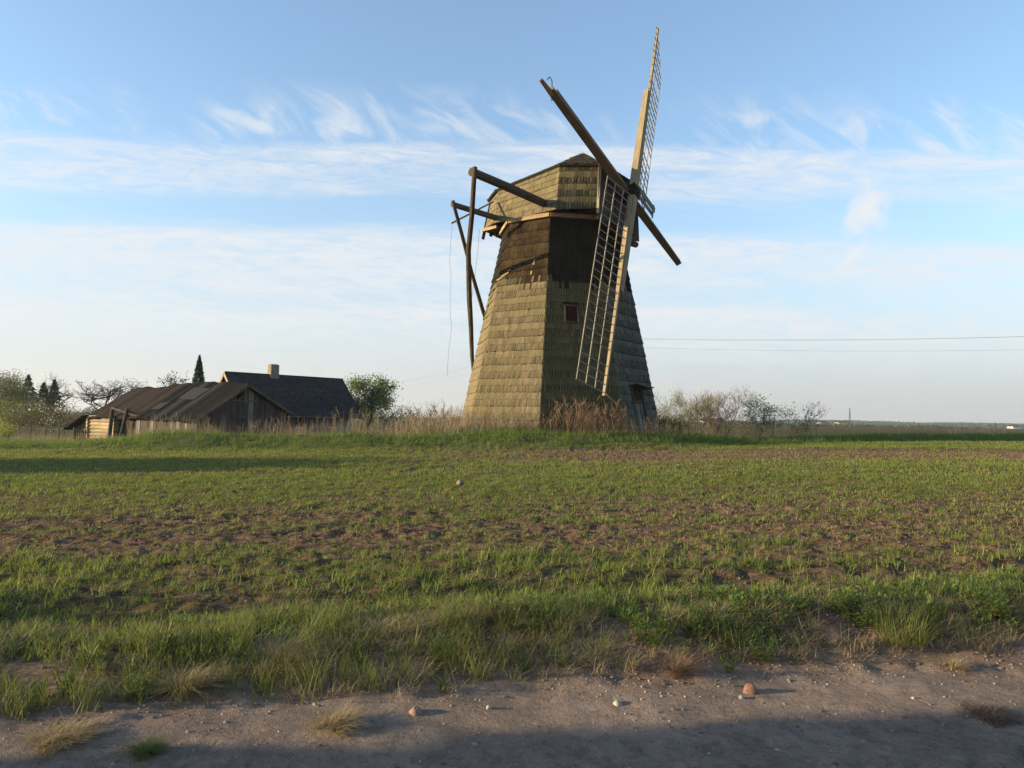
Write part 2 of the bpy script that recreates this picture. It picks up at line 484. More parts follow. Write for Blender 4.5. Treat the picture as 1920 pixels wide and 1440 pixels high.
class MB:
    """collects hexahedra and tubes into one mesh"""
    def __init__(s):
        s.V, s.Q, s.T, s.L, s.R = [], [], [], [], []

    def _add(s, V, Q, T, L, r):
        k = len(s.V)
        s.V += [tuple(v) for v in V]
        s.L += [tuple(v) for v in L]
        s.R += [r] * len(V)
        s.Q += [tuple(i + k for i in q) for q in Q]
        s.T += [tuple(i + k for i in q) for q in T]

    def beam(s, a, b, w, t, side=None, w2=None, t2=None, r=None):
        """rectangular bar from a to b; side = direction of its width"""
        a, b = np.array(a, float), np.array(b, float)
        d = b - a
        L = np.linalg.norm(d)
        d /= L
        if side is None:
            side = np.array([0, 0, 1.0]) if abs(d[2]) < 0.9 else np.array([1.0, 0, 0])
        sd = np.array(side, float)
        sd = sd - d * sd.dot(d)
        sd /= np.linalg.norm(sd)
        up = np.cross(d, sd)
        w2 = w if w2 is None else w2
        t2 = t if t2 is None else t2
        V, LC = [], []
        for (c, ww, tt, z) in ((a, w, t, 0), (b, w2, t2, L)):
            for i, j in ((-1, -1), (1, -1), (1, 1), (-1, 1)):
                V.append(c + sd * ww / 2 * i + up * tt / 2 * j)
                LC.append((ww / 2 * i, tt / 2 * j, z))
        s._add(V, [(3, 2, 1, 0), (4, 5, 6, 7), (0, 1, 5, 4), (1, 2, 6, 5), (2, 3, 7, 6), (3, 0, 4, 7)], [], LC, random.random() if r is None else r)

    def tube(s, pts, rads, n=8, cap=True, r=None, wob=0.0):
        pts = [np.array(p, float) for p in pts]
        V, LC, Q, T = [], [], [], []
        z = 0
        prev = None
        for i, p in enumerate(pts):
            d = (pts[min(i + 1, len(pts) - 1)] - pts[max(i - 1, 0)])
            d /= np.linalg.norm(d) + 1e-9
            if prev is None:
                ref = np.array([0, 0, 1.0]) if abs(d[2]) < 0.9 else np.array([1.0, 0, 0])
                u = np.cross(d, ref)
            else:
                u = prev - d * prev.dot(d)
            u /= np.linalg.norm(u) + 1e-9
            prev = u
            v = np.cross(d, u)
            if i:
                z += np.linalg.norm(p - pts[i - 1])
            rr = rads[i] if hasattr(rads, '__len__') else rads
            for k in range(n):
                a = 2 * pi * k / n
                q = rr * (1 + random.uniform(-wob, wob))
                V.append(p + (u * cos(a) + v * sin(a)) * q)
                LC.append((cos(a) * rr, sin(a) * rr, z))
        for i in range(len(pts) - 1):
            for k in range(n):
                k2 = (k + 1) % n
                Q.append((i * n + k, i * n + k2, (i + 1) * n + k2, (i + 1) * n + k))
        if cap:
            m = (len(pts) - 1) * n
            for k in range(1, n - 1):
                T.append((0, k + 1, k))
                T.append((m, m + k, m + k + 1))
        s._add(V, Q, T, LC, random.random() if r is None else r)

    def hexa(s, P, r=None):
        """8 points: bottom 4 ccw, top 4"""
        P = [np.array(p, float) for p in P]
        o = P[0]
        ex = P[1] - P[0]
        lx = np.linalg.norm(ex) + 1e-9
        ex = ex / lx
        ez = P[4] - P[0]
        ez = ez / (np.linalg.norm(ez) + 1e-9)
        ey = np.cross(ez, ex)
        LC = [((p - o).dot(ex), (p - o).dot(ey), (p - o).dot(ez)) for p in P]
        s._add(P, [(3, 2, 1, 0), (4, 5, 6, 7), (0, 1, 5, 4), (1, 2, 6, 5), (2, 3, 7, 6), (3, 0, 4, 7)], [], LC, random.random() if r is None else r)

    def slab(s, pts, nrm, t, r=None):
        """quad pts (4) extruded by t along nrm (from -t to 0)"""
        nrm = np.array(nrm, float)
        nrm /= np.linalg.norm(nrm)
        P = [np.array(p, float) - nrm * t for p in pts] + [np.array(p, float) for p in pts]
        k = len(s.V)
        s.hexa(P, r)
        # local coords along the slab's own edges
        o = P[0]
        ex = P[1] - P[0]
        ex /= np.linalg.norm(ex) + 1e-9
        ez = np.cross(nrm, ex)
        for i, p in enumerate(P):
            s.L[k + i] = ((p - o).dot(ex), 0.0, (p - o).dot(ez))

    def build(s, name, mat, parent=None, smooth=False, loc=None):
        V = np.array(s.V, float)
        org = np.zeros(3)
        if parent is not None:
            org = np.array(parent_world(parent))
        if loc is not None:
            loc = np.array(loc, float)
            V = V - loc
        else:
            V = V - org
        Fs = []
        if s.Q:
            Fs.append(np.array(s.Q))
        if s.T:
            Fs.append(np.array(s.T))
        me = np_mesh(name, V, Fs, mat, s.R, s.L, smooth)
        o = bpy.data.objects.new(name, me)
        link(o, parent)
        if loc is not None:
            o.location = loc - org
        return o


def parent_world(o):
    v = np.array(o.location, float)
    while o.parent is not None:
        o = o.parent
        v = v + np.array(o.location, float)
    return v


# ------------------------------------------------------------------ numpy noise
def _hash(i, j, s):
    h = (i.astype(np.int64) * 374761393 + j.astype(np.int64) * 668265263 + s * 1442695040) & 0xffffffff
    h = ((h ^ (h >> 13)) * 1274126177) & 0xffffffff
    return ((h ^ (h >> 16)) & 0xffffff) / float(0xffffff)


def vn(x, y, s=0):
    xi, yi = np.floor(x), np.floor(y)
    fx, fy = x - xi, y - yi
    fx = fx * fx * (3 - 2 * fx)
    fy = fy * fy * (3 - 2 * fy)
    a, b, c, d = _hash(xi, yi, s), _hash(xi + 1, yi, s), _hash(xi, yi + 1, s), _hash(xi + 1, yi + 1, s)
    return (a * (1 - fx) + b * fx) * (1 - fy) + (c * (1 - fx) + d * fx) * fy


def fbm(x, y, s=0, o=4):
    x, y = np.asarray(x, float), np.asarray(y, float)
    t, a, k = 0, 0.5, 0
    for i in range(o):
        t = t + a * vn(x * 2 ** i + i * 17.3, y * 2 ** i + i * 9.1, s + i)
        k += a
        a *= 0.5
    return t / k


def sst(a, b, x):
    t = np.clip((x - a) / (b - a), 0, 1)
    return t * t * (3 - 2 * t)


# ------------------------------------------------------------------ terrain
MX, MY = 2.09, 34.0             # windmill centre


def road_s(x, y):
    w = 0.10 * (fbm(x * 0.8, y * 0, 5, 2) - 0.5) * 2
    return (y - 4.55 - 0.20 * x) / 1.02 + w * 1.2


def edge_y(x):
    return 26.0 + np.maximum(0, x - 2) * 0.42 + 0.5 * (fbm(x * 0.25, x * 0, 3, 2) - 0.5)


def height(x, y, fine=True):
    x, y = np.asarray(x, float), np.asarray(y, float)
    xs = 30 * np.tanh(x / 30)
    s = road_s(x, y)
    field = 0.16 + 0.02 * (np.minimum(y, 36) - 5) + 0.018 * xs
    field = field + 0.05 * (fbm(x * 0.3, y * 0.5, 1, 3) - 0.5) - 0.07 * np.exp(-((s - 1.95) / 0.28) ** 2)
    ye = edge_y(x)
    far = -0.15 + 0.45 * sst(-14, 12, x)
    k = sst(2.5, 11, y - ye)
    z = field * (1 - k) + far * k
    bump = np.exp(-((y - ye - 2.0) / 1.3) ** 2) * (0.34 * sst(-17, -12, x) * (1 - sst(-1, 4, x)) + 0.12)
    z = z + bump * (0.6 + 0.8 * fbm(x * 0.5, y * 0.5, 8, 3))
    r = np.hypot(x - MX, y - MY)
    km = 1 - sst(5.0, 8.6, r)
    z = z * (1 - km) + 1.16 * km
    # road and verge
    kr = sst(0.10, 0.85, s)
    bank = 0.05 * sst(0.40, 0.75, s) * (1 - sst(0.8, 1.8, s))
    road = 0.02 * (fbm(x * 1.1, y * 1.1, 2, 3) - 0.5) + 0.035 * sst(-0.35, 0.15, s)
    road = road - 0.02 * np.exp(-((s + 0.75) / 0.22) ** 2)
    road = road - 0.022 * np.exp(-((s + 1.9) / 0.3) ** 2) + 0.03 * (fbm(x * 2.2, y * 4.5, 15, 3) - 0.5) * sst(-0.6, -0.1, s) + 0.02 * (fbm(x * 1.2, y * 8, 16, 3) - 0.5)
    back = sst(-7.5, -9.5, s)
    z = np.where(s < 0.9, road * (1 - kr) + (z + bank) * kr, z + bank)
    z = z + back * 0.1
    if fine:
        near = (y > 2) & (y < 30)
        rough = np.where(s < 0.0, 0.018, np.where(s < 0.9, 0.06, 0.10))
        f1 = fbm(x * 7, y * 7, 11, 4) - 0.5
        z = z + np.where(near, rough * f1, 0)
        # tyre marks pressed in the road dust
        ph = (x * 3.4 + (s + 0.75) * 3.0)
        tread = np.maximum(0, np.sin(ph * 2 * pi * 0.9)) ** 3 * np.exp(-((s + 0.72) / 0.13) ** 2)
        ph2 = (x * 3.4 - (s + 1.15) * 3.0)
        tread2 = np.maximum(0, np.sin(ph2 * 2 * pi * 0.9)) ** 3 * np.exp(-((s + 1.12) / 0.12) ** 2)
        z = z - 0.03 * (tread + tread2) * sst(-1.5, 1.5, x)
    return z


def green(x, y):
    q = y - 0.10 * x + 2.2 * (fbm(x * 0.22, y * 0.7, 21, 3) - 0.5)
    n = fbm(x * 0.7, y * 2.2, 22, 4)
    right = sst(-6, 3, x)
    g = 0.10 + 0.0 * q
    g = np.where(q < 26, 0.80 - 0.62 * right * sst(20.2, 21.6, q), 0.80)
    g = np.where(q < 20.2, 0.80, g)
    g = g * sst(12.6, 15.2, q) + (1 - sst(12.6, 15.2, q)) * 0.47
    nearg = 1 - sst(7.0, 9.4, q)
    g = g * (1 - nearg) + nearg * (0.72 - 0.25 * sst(0, 6, x))
    mixg = 1 - sst(5.9, 6.7, q)
    g = g * (1 - mixg) + mixg * (0.55 - 0.2 * sst(-1, 3, x))
    g = g * (1 - sst(5.5, 8, y) * 0.22 * (np.sin((y - 0.10 * x) * 2 * pi / (0.28 + 0.012 * 25)) > 0.2))
    q0 = y - 0.13 * x
    for qc in (9.6, 11.2, 14.6, 16.2, 19.2):
        g = g - 0.38 * np.exp(-((q0 - qc + 0.5 * (fbm(x * 0.15, x * 0, 29, 2) - 0.5)) / (0.10 + 0.012 * qc)) ** 2) * (fbm(x * 0.5, y * 0.2, 28, 2) > 0.4)
    return np.clip(g + 0.55 * (n - 0.5) + 0.35 * (fbm(x * 2.2, y * 4.5, 23, 3) - 0.5), 0.02, 1)


def spaced(lo, hi, step, grow, far):
    a = list(np.arange(lo, hi, step))
    st, v, up = step, a[-1], []
    while v < far:
        st *= grow
        v += st
        up.append(v)
    return a, up


a, up = spaced(-5.6, 5.6, 0.045, 1.055, 5000)
xs = np.array([-v for v in reversed([u + 0.0 for u in up])] + a + up)
a2, up2 = spaced(2.4, 9.0, 0.045, 1.0135, 60)
st, v, up3 = up2[-1] - up2[-2], up2[-1], []
while v < 7000:
    st *= 1.12
    v += st
    up3.append(v)
dn = [2.0, 1.2, 0, -2, -5, -9, -15, -30, -80, -300, -1500]
ys = np.array(list(reversed(dn)) + a2 + up2 + up3)
GX, GY = np.meshgrid(xs, ys)
GZ = height(GX, GY)
nx_, ny_ = len(xs), len(ys)
ids = np.arange(nx_ * ny_).reshape(ny_, nx_)
quads = np.stack([ids[:-1, :-1], ids[:-1, 1:], ids[1:, 1:], ids[1:, :-1]], -1).reshape(-1, 4)
cx_ = (GX[:-1, :-1] + GX[1:, 1:]).ravel() / 2
cy_ = (GY[:-1, :-1] + GY[1:, 1:]).ravel() / 2
S_ = road_s(cx_, cy_)
E_ = edge_y(cx_)
VV = np.stack([GX.ravel(), GY.ravel(), GZ.ravel()], -1)
gg = green(VV[:, 0], VV[:, 1])


def hm(x, y):
    """height of the ground mesh itself"""
    x, y = np.asarray(x, float), np.asarray(y, float)
    i = np.clip(np.searchsorted(xs, x) - 1, 0, nx_ - 2)
    j = np.clip(np.searchsorted(ys, y) - 1, 0, ny_ - 2)
    fx, fy = (x - xs[i]) / (xs[i + 1] - xs[i]), (y - ys[j]) / (ys[j + 1] - ys[j])
    return (GZ[j, i] * (1 - fx) + GZ[j, i + 1] * fx) * (1 - fy) + (GZ[j + 1, i] * (1 - fx) + GZ[j + 1, i + 1] * fx) * fy


xl_, yl_ = xs.tolist(), ys.tolist()
GL = GZ.tolist()


def H2(x, y):
    i = min(max(bisect.bisect_left(xl_, x) - 1, 0), nx_ - 2)
    j = min(max(bisect.bisect_left(yl_, y) - 1, 0), ny_ - 2)
    fx, fy = (x - xl_[i]) / (xl_[i + 1] - xl_[i]), (y - yl_[j]) / (yl_[j + 1] - yl_[j])
    a, b = GL[j], GL[j + 1]
    return (a[i] * (1 - fx) + a[i + 1] * fx) * (1 - fy) + (b[i] * (1 - fx) + b[i + 1] * fx) * fy


H = H2


def submesh(name, msk, mat):
    q = quads[msk]
    u, inv = np.unique(q, return_inverse=True)
    me = np_mesh(name, VV[u], inv.reshape(-1, 4), mat, extra={'green': gg[u], 'edge': road_s(VV[u, 0], VV[u, 1])}, smooth=True)
    o = bpy.data.objects.new(name, me)
    link(o)
    tag(o, kind='structure')
    return o


submesh('dirt_road', S_ < 0.12, M['road'])
submesh('road_verge', (S_ >= 0.12) & (S_ < 0.85), M['verge'])
submesh('crop_field', (S_ >= 0.85) & (cy_ < E_), M['field'])
submesh('grassy_ground', (S_ >= 0.85) & (cy_ >= E_) & (cy_ < 75), M['bankm'])
submesh('distant_fields', (S_ >= 0.85) & (cy_ >= E_) & (cy_ >= 75), M['far'])


# ------------------------------------------------------------------ scattered grass
def blade(h, w, bend, seg=2, ang=0.0, lean=0.0, off=(0, 0)):
    """one blade as (verts, quads, tris, t)"""
    V, t = [], []
    c, s_ = cos(ang), sin(ang)
    for i in range(seg + 1):
        f = i / seg
        x = lean * f * h + bend * f * f * h
        z = h * f * (1 - 0.25 * abs(bend) * f)
        ww = w * (1 - f * 0.75) / 2
        if i == seg:
            V.append((x, 0, z))
            t.append(1)
        else:
            V.append((x, -ww, z))
            V.append((x, ww, z))
            t += [f, f]
    V = np.array(V)
    R = np.array([[c, -s_, 0], [s_, c, 0], [0, 0, 1]])
    V = V @ R.T + np.array([off[0], off[1], 0])
    T = []
    for i in range(seg - 1):
        T += [(2 * i, 2 * i + 1, 2 * i + 3), (2 * i, 2 * i + 3, 2 * i + 2)]
    k = 2 * (seg - 1)
    T.append((k, k + 1, k + 2))
    return V, np.array(T)


def tuft(n, h, w, spread, bend=0.5, seg=2, lean=0.3, rng=random):
    Vs, Ts, Rr = [], [], []
    k = 0
    for i in range(n):
        V, T = blade(h * rng.uniform(0.55, 1.1), w * rng.uniform(0.7, 1.2), rng.uniform(0, bend), seg,
                     rng.uniform(0, 2 * pi), rng.uniform(0, lean), (rng.gauss(0, spread), rng.gauss(0, spread)))
        Vs.append(V)
        Ts.append(T + k)
        k += len(V)
        Rr.append(np.full(len(V), rng.random()))
    return np.concatenate(Vs), np.concatenate(Ts), np.concatenate(Rr)


def scatter_mesh(name, temps, X, Y, Z, scl, mat, parent=None, label=None, rmix=0.5, kind='stuff', cat=None, origin=None):
    n = len(X)
    rot = RNG.uniform(0, 2 * pi, n)
    pick = RNG.integers(0, len(temps), n)
    rr = RNG.random(n)
    VO, TO, RO = [], [], []
    base = 0
    for k, (V, T, R) in enumerate(temps):
        m = pick == k
        c = int(m.sum())
        if not c:
            continue
        cs, sn = np.cos(rot[m]), np.sin(rot[m])
        x = V[None, :, 0] * cs[:, None] - V[None, :, 1] * sn[:, None]
        y = V[None, :, 0] * sn[:, None] + V[None, :, 1] * cs[:, None]
        z = np.repeat(V[None, :, 2], c, 0)
        P = np.stack([x, y, z], -1) * scl[m][:, None, None] + np.stack([X[m], Y[m], Z[m]], -1)[:, None, :]
        VO.append(P.reshape(-1, 3))
        TO.append((T[None] + (np.arange(c) * len(V))[:, None, None]).reshape(-1, 3) + base)
        RO.append((R[None] * (1 - rmix) + rr[m][:, None] * rmix).ravel())
        base += c * len(V)
    if not VO:
        return None
    me = np_mesh(name, np.concatenate(VO), np.concatenate(TO), mat, np.concatenate(RO), smooth=False)
    o = bpy.data.objects.new(name, me)
    link(o, parent)
    tag(o, label=label, kind=kind, cat=cat)
    return o


def sample(n, y0, y1, k=0.80, pad=1.0, power=1.0):
    """points in the part of the ground that the view covers, widened a little"""
    y = y0 + (y1 - y0) * RNG.random(n) ** power
    # density uniform: reject by width
    x = (RNG.random(n) * 2 - 1) * (k * y1 + pad)
    m = np.abs(x) < k * y + pad
    return x[m], y[m]


def density_keep(x, y, g):
    return RNG.random(len(x)) < g


# young wheat, near
temps = [tuft(6, 0.125, 0.0095, 0.022, 1.1, 2, 0.7) for _ in range(10)]
x, y = sample(40000, 4.6, 10.5)
s = road_s(x, y)
g = green(x, y)
m = (s > 0.72) & (RNG.random(len(x)) < g ** 1.5 * 0.8)
x, y, s = x[m], y[m], s[m]
scl = RNG.uniform(0.45, 1.1, len(x)) * (0.35 + 1.1 * fbm(x * 0.9, y * 1.6, 31, 3)) * (1.10 - 0.30 * sst(8, 10, y))
scatter_mesh('young_wheat', temps, x, y, hm(x, y), scl, M['wheat'], label='young green wheat sprouting from the brown soil of the near field', cat='crop')
# mid and far wheat
temps = [tuft(5, 0.085, 0.011, 0.03, 0.8, 2, 0.6) for _ in range(8)]
x, y = sample(52000, 10.3, 17)
m = RNG.random(len(x)) < green(x, y) ** 1.3
x, y = x[m], y[m]
scl = RNG.uniform(0.6, 1.15, len(x))
scatter_mesh('young_wheat', temps, x, y, hm(x, y), scl, M['wheat'], label='sparse green wheat in the middle of the field', cat='crop')
temps = [tuft(7, 0.085, 0.016, 0.06, 0.6, 1, 0.5) for _ in range(8)]
x, y = sample(100000, 16.8, 33)
m = (y < edge_y(x) + 0.2) & (RNG.random(len(x)) < green(x, y) ** 1.2 * 0.8)
x, y = x[m], y[m]
scl = RNG.uniform(0.6, 1.2, len(x))
scatter_mesh('young_wheat', temps, x, y, hm(x, y), scl, M['wheat'], label='even green wheat at the far side of the field', cat='crop')

# soil clods on the field as small lumps
def lump(n=7, seed=0):
    r = random.Random(seed)
    V = []
    for z, q in ((0, 1.0), (0.5, 0.85)):
        for i in range(5):
            a = i * 2 * pi / 5 + r.uniform(-0.3, 0.3)
            V.append((cos(a) * q * r.uniform(0.7, 1.15), sin(a) * q * r.uniform(0.7, 1.15), z * r.uniform(0.7, 1.2)))
    V.append((r.uniform(-0.2, 0.2), r.uniform(-0.2, 0.2), r.uniform(0.75, 1.0)))
    T = []
    for i in range(5):
        j = (i + 1) % 5
        T += [(i, j, 5 + j), (i, 5 + j, 5 + i), (5 + i, 5 + j, 10)]
    V = np.array(V) - np.array([0, 0, 0.25])
    return V, np.array(T), np.full(len(V), r.random())


lumps = [lump(seed=i) for i in range(6)]
m_, n_, b_ = newmat('soil_clod')
f_ = n_.noise(n_.pos(), 30, 4, 0.6)
n_.put(b_.inputs['Base Color'], n_.mix(n_.attr('rnd'), n_.mix(f_, (0.07, 0.043, 0.027), (0.14, 0.09, 0.06)), n_.mix(f_, (0.12, 0.078, 0.052), (0.20, 0.135, 0.092))))
M['clod'] = m_
x, y = sample(80000, 5.6, 26, power=0.8)
s = road_s(x, y)
m = (s > 0.8) & (y < edge_y(x)) & (RNG.random(len(x)) < 1.15 - green(x, y))
x, y = x[m], y[m]
scatter_mesh('soil_clods', lumps, x, y, hm(x, y), RNG.uniform(0.006, 0.025, len(x)) ** 1.0 * (1 + y / 30), M['clod'], label='clods of dry brown soil lying between the wheat', cat='soil')

x = RNG.uniform(-6.5, 7.5, 16000)
y = RNG.uniform(2.8, 7.2, 16000)
s = road_s(x, y)
m = (s < 0.9) & (s > -1.6) & (RNG.random(len(x)) < 0.03 + 0.6 * sst(-0.1, 0.3, s) * (fbm(x * 2, y * 2, 46, 3) > 0.45))
x, y = x[m], y[m]
scatter_mesh('soil_clods', lumps, x, y, hm(x, y), RNG.uniform(0.004, 0.020, len(x)), M['clod'], label='crumbs of dry soil on the bare strip at the foot of the bank', cat='soil')

# gravel on the road and its edge
m_, n_, b_ = newmat('gravel')
n_.put(b_.inputs['Base Color'], n_.mix(n_.attr('rnd'), (0.13, 0.095, 0.07), (0.36, 0.29, 0.22)))
M['gravel'] = m_
x = RNG.uniform(-6.5, 7.5, 26000)
y = RNG.uniform(2.6, 7, 26000)
s = road_s(x, y)
line = np.exp(-((s - 0.12) / 0.20) ** 2)
clu = fbm(x * 2.5, y * 2.5, 44, 3)
m = (s < 0.8) & (s > -2.2) & (RNG.random(len(x)) < 0.10 + 0.75 * line * (clu > 0.48))
x, y = x[m], y[m]
scatter_mesh('gravel', lumps, x, y, hm(x, y) + 0.001, RNG.uniform(0.003, 0.010, len(x)) ** 1.0 * (1 + 1.0 * (RNG.random(len(x)) > 0.93)), M['gravel'], label='loose gravel along the edge of the dirt road', cat='gravel', rmix=1.0)

# verge grass: long soft grass on the bank top
temps = [tuft(12, 0.25, 0.0055, 0.035, 0.9, 3, 0.45) for _ in range(10)]
x = RNG.uniform(-6.5, 7.5, 26000)
y = RNG.uniform(3.4, 7.6, 26000)
s = road_s(x, y)
cl = fbm(x * 1.1, y * 1.4, 51, 3)
left = 1 - sst(-1.0, 1.5, x)
dens = sst(0.26 - 0.22 * left, 0.50 - 0.20 * left, s) * (1 - sst(0.8 + 0.35 * left, 1.1 + 0.55 * left, s)) * (cl > 0.44 - 0.17 * left)
m = RNG.random(len(x)) < dens * (0.42 + 0.14 * left)
xg, yg = x[m], y[m]
scl = RNG.uniform(0.35, 1.0, len(xg)) * (0.30 + 1.05 * fbm(xg * 1.3, yg * 1.3, 52, 3)) * (1 - 0.25 * sst(0, 3, xg))
scatter_mesh('verge_grass', temps, xg, yg, hm(xg, yg), scl, M['verge_grass'], label='long soft grass on the bank beside the road', cat='grass')
# dead grass thatch at the foot of the bank
temps = [tuft(12, 0.16, 0.005, 0.03, 1.5, 3, 1.2) for _ in range(8)]
m = (RNG.random(len(x)) < sst(0.20 - 0.2 * left, 0.42 - 0.2 * left, s) * (1 - sst(0.7 + 0.3 * left, 0.95 + 0.4 * left, s)) * (cl > 0.42) * 0.6)
xd, yd = x[m], y[m]
scatter_mesh('dead_grass', temps, xd, yd, hm(xd, yd), RNG.uniform(0.4, 1.0, len(xd)), M['dry_grass'], label='dead straw-coloured grass at the foot of the bank', cat='grass')

# low leafy ground cover along the bank
def rosette(seed):
    r = random.Random(seed)
    Vs, Ts = [], []
    k = 0
    for i in range(16):
        a = i * 2.4 + r.uniform(-0.4, 0.4)
        el = r.uniform(0.3, 1.35)
        L = r.uniform(0.05, 0.10)
        z0 = r.uniform(0.0, 0.09)
        d = np.array([cos(a) * cos(el), sin(a) * cos(el), sin(el)])
        q = np.array([cos(a) * 0.015, sin(a) * 0.015, z0])
        sd = np.array([-sin(a), cos(a), 0]) * L * 0.12
        Vs.append(np.array([q, q + d * L * 0.5 - sd, q + d * L - [0, 0, L * 0.15], q + d * L * 0.5 + sd]))
        Ts.append(np.array([(0, 1, 2), (0, 2, 3)]) + k)
        k += 4
    V = np.concatenate(Vs)
    return V, np.concatenate(Ts), np.full(len(V), r.random())


rosettes = [rosette(i) for i in range(10)]
cw = fbm(x * 1.7, y * 1.7, 57, 3)
right = sst(-1.5, 1.0, x)
m = RNG.random(len(x)) < sst(0.34, 0.55, s) * (1 - sst(1.1, 1.6, s)) * sst(0.46, 0.56, cw) * (0.14 + 0.30 * right)
xw, yw = x[m], y[m]
scatter_mesh('leafy_ground_cover', rosettes, xw, yw, hm(xw, yw), RNG.uniform(0.3, 0.95, len(xw)), M['weed_leaf'], label='low leafy weeds mixed into the grass of the road bank', cat='weeds', rmix=0.7)
# dead litter lying flat on the verge
m = RNG.random(len(x)) < sst(0.0, 0.3, s) * (1 - sst(0.8, 1.0, s)) * (cl > 0.45) * 0.05
xd, yd = x[m], y[m]
flat = [tuft(5, 0.13, 0.005, 0.05, 0.4, 2, 4.0) for _ in range(6)]
flat = [(V * [1, 1, 0.25], T, r_) for V, T, r_ in flat]
scatter_mesh('dead_litter', flat, xd, yd, hm(xd, yd) + 0.004, RNG.uniform(0.4, 1.2, len(xd)), M['dead_red'], label='bits of dead brown stalk lying on the verge', cat='litter')

# turf of the bank in front of and around the windmill
temps = [tuft(9, 0.26, 0.016, 0.09, 0.8, 2, 0.5) for _ in range(8)]
x, y = sample(60000, 25.5, 48, k=0.85)
e = edge_y(x)
r = np.hypot(x - MX, y - MY)
m = (y > e - 0.1) & (r > 4.3) & (RNG.random(len(x)) < np.where(y < e + 6, 0.9, 0.35))
x, y, e = x[m], y[m], e[m]
scl = RNG.uniform(0.5, 1.1, len(x)) * (0.6 + 0.8 * fbm(x * 0.5, y * 0.5, 61, 3)) * (0.5 + 0.5 * sst(0, 1.2, y - e))
scatter_mesh('turf', temps, x, y, hm(x, y), scl, M['turf'], label='rank green grass on the bank below the windmill', cat='grass')


# ------------------------------------------------------------------ shingles
SH_T = {}


def shingle_templates(mat):
    """unit shingle: width 1 (x), length 1 (y up), z outward; thick lower edge. several cuts"""
    out = []
    r = random.Random(5)
    for k in range(8):
        sk = r.uniform(-0.06, 0.06)
        l = r.uniform(-0.5, -0.47)
        rg = r.uniform(0.47, 0.5)
        tl, tr_ = (1.0, 0.45)
        V = np.array([(l, sk, 0), (rg, -sk, 0), (rg, -sk, tr_), (l, sk, tl),
                      (l, 1, 0), (rg, 1, 0), (rg, 1, tr_ * 0.4), (l, 1, tl * 0.4)], float)
        Q = np.array([(0, 1, 2, 3), (5, 4, 7, 6), (3, 2, 6, 7), (1, 5, 6, 2), (4, 0, 3, 7), (4, 5, 1, 0)])
        out.append((V, Q, r.random()))
    return out


TEMPL = shingle_templates(None)
ALL_SH = []          # (matrix4x4, variant, materialkey, group)


def shingle_quad(bl, br, tr, tl, rowh, width, matf, grp, hole=None, rng=random, thick=0.058, start=0.0, rib_alt=True, jitter=0.02):
    bl, br, tr, tl = [np.array(p, float) for p in (bl, br, tr, tl)]
    hgt = np.linalg.norm((tl + tr) / 2 - (bl + br) / 2)
    nr = max(1, int(round(hgt / rowh)))
    for j in range(nr):
        f = j / nr
        a = bl + (tl - bl) * f
        b = br + (tr - br) * f
        Wd = np.linalg.norm(b - a)
        X = (b - a) / Wd
        U = (tl + tr) / 2 - (bl + br) / 2
        U /= np.linalg.norm(U)
        N = np.cross(X, U)
        N /= np.linalg.norm(N)
        n = max(1, int(round(Wd / width)))
        w = Wd / n
        rh = hgt / nr
        ribbed = (j % 2 == 0) if rib_alt else True
        for i in range(n):
            c = a + X * (i + 0.5) * w
            if hole is not None and hole(c + U * rh * 0.5):
                continue
            th = thick * (rng.uniform(0.75, 1.25) if ribbed else rng.uniform(0.66, 0.80))
            L = rh * 1.28
            lift = 0.018
            U2 = U * L - N * lift
            o = c - U * rng.uniform(0, jitter) + N * (lift + rng.uniform(0, 0.004))
            if rng.random() < 0.035:
                U2 = U2 + X * rng.uniform(-0.02, 0.02)
                o = o - U * rng.uniform(0.02, 0.05)
            mt = np.eye(4)
            mt[:3, 0] = X * w * (rng.uniform(0.72, 0.88) if ribbed else rng.uniform(0.97, 1.0))
            mt[:3, 1] = U2
            mt[:3, 2] = N * th
            mt[:3, 3] = o
            v = rng.randrange(8)
            ALL_SH.append((mt, v, matf(c, f, rng), grp))


# ------------------------------------------------------------------ windmill
mill = empty('windmill', (MX, MY, 1.1))
tag(mill, 'tall old wooden windmill clad in mossy shingles with two broken and two latticed sails', 'windmill')
MO = np.array(mill.location)
ZB, ZT, RB, RT = 1.05, 10.35, 4.62, 2.66
PH = [radians(-12.5 + 45 * k) for k in range(8)]


def tv(phi, z, off=0.0):
    r = RB + (RT - RB) * (z - ZB) / (ZT - ZB) + off
    return np.array([MX + r * sin(phi), MY - r * cos(phi), z])


core = MB()
V = [tv(p, ZB, -0.05) for p in PH] + [tv(p, ZT, -0.05) for p in PH]
core.V = [tuple(v) for v in V]
core.L = core.V[:]
core.R = [0.5] * 16
core.Q = [(k, (k + 1) % 8, 8 + (k + 1) % 8, 8 + k) for k in range(8)]
core.T = [(8, 8 + k, 9 + k) for k in range(1, 7)]
tower = core.build('tower_wall', M['core'], mill)


def face_hit(px, py, phi0):
    """point on the tower face that starts at vertex angle phi0 seen at that place"""
    p0, p1, p2 = tv(phi0, ZB), tv(phi0 + radians(45), ZB), tv(phi0, ZT)
    n = np.cross(p1 - p0, p2 - p0)
    d = ray(px, py)
    o = np.array([0, 0, EYE])
    t = (p0 - o).dot(n) / d.dot(n)
    return o + d * t


def face_frame(phi0):
    p0, p1, p2, p3 = tv(phi0, ZB), tv(phi0 + radians(45), ZB), tv(phi0, ZT), tv(phi0 + radians(45), ZT)
    X = (p1 - p0) / np.linalg.norm(p1 - p0)
    U = (p2 + p3 - p0 - p1) / 2
    U /= np.linalg.norm(U)
    N = np.cross(X, U)
    return X, U, N


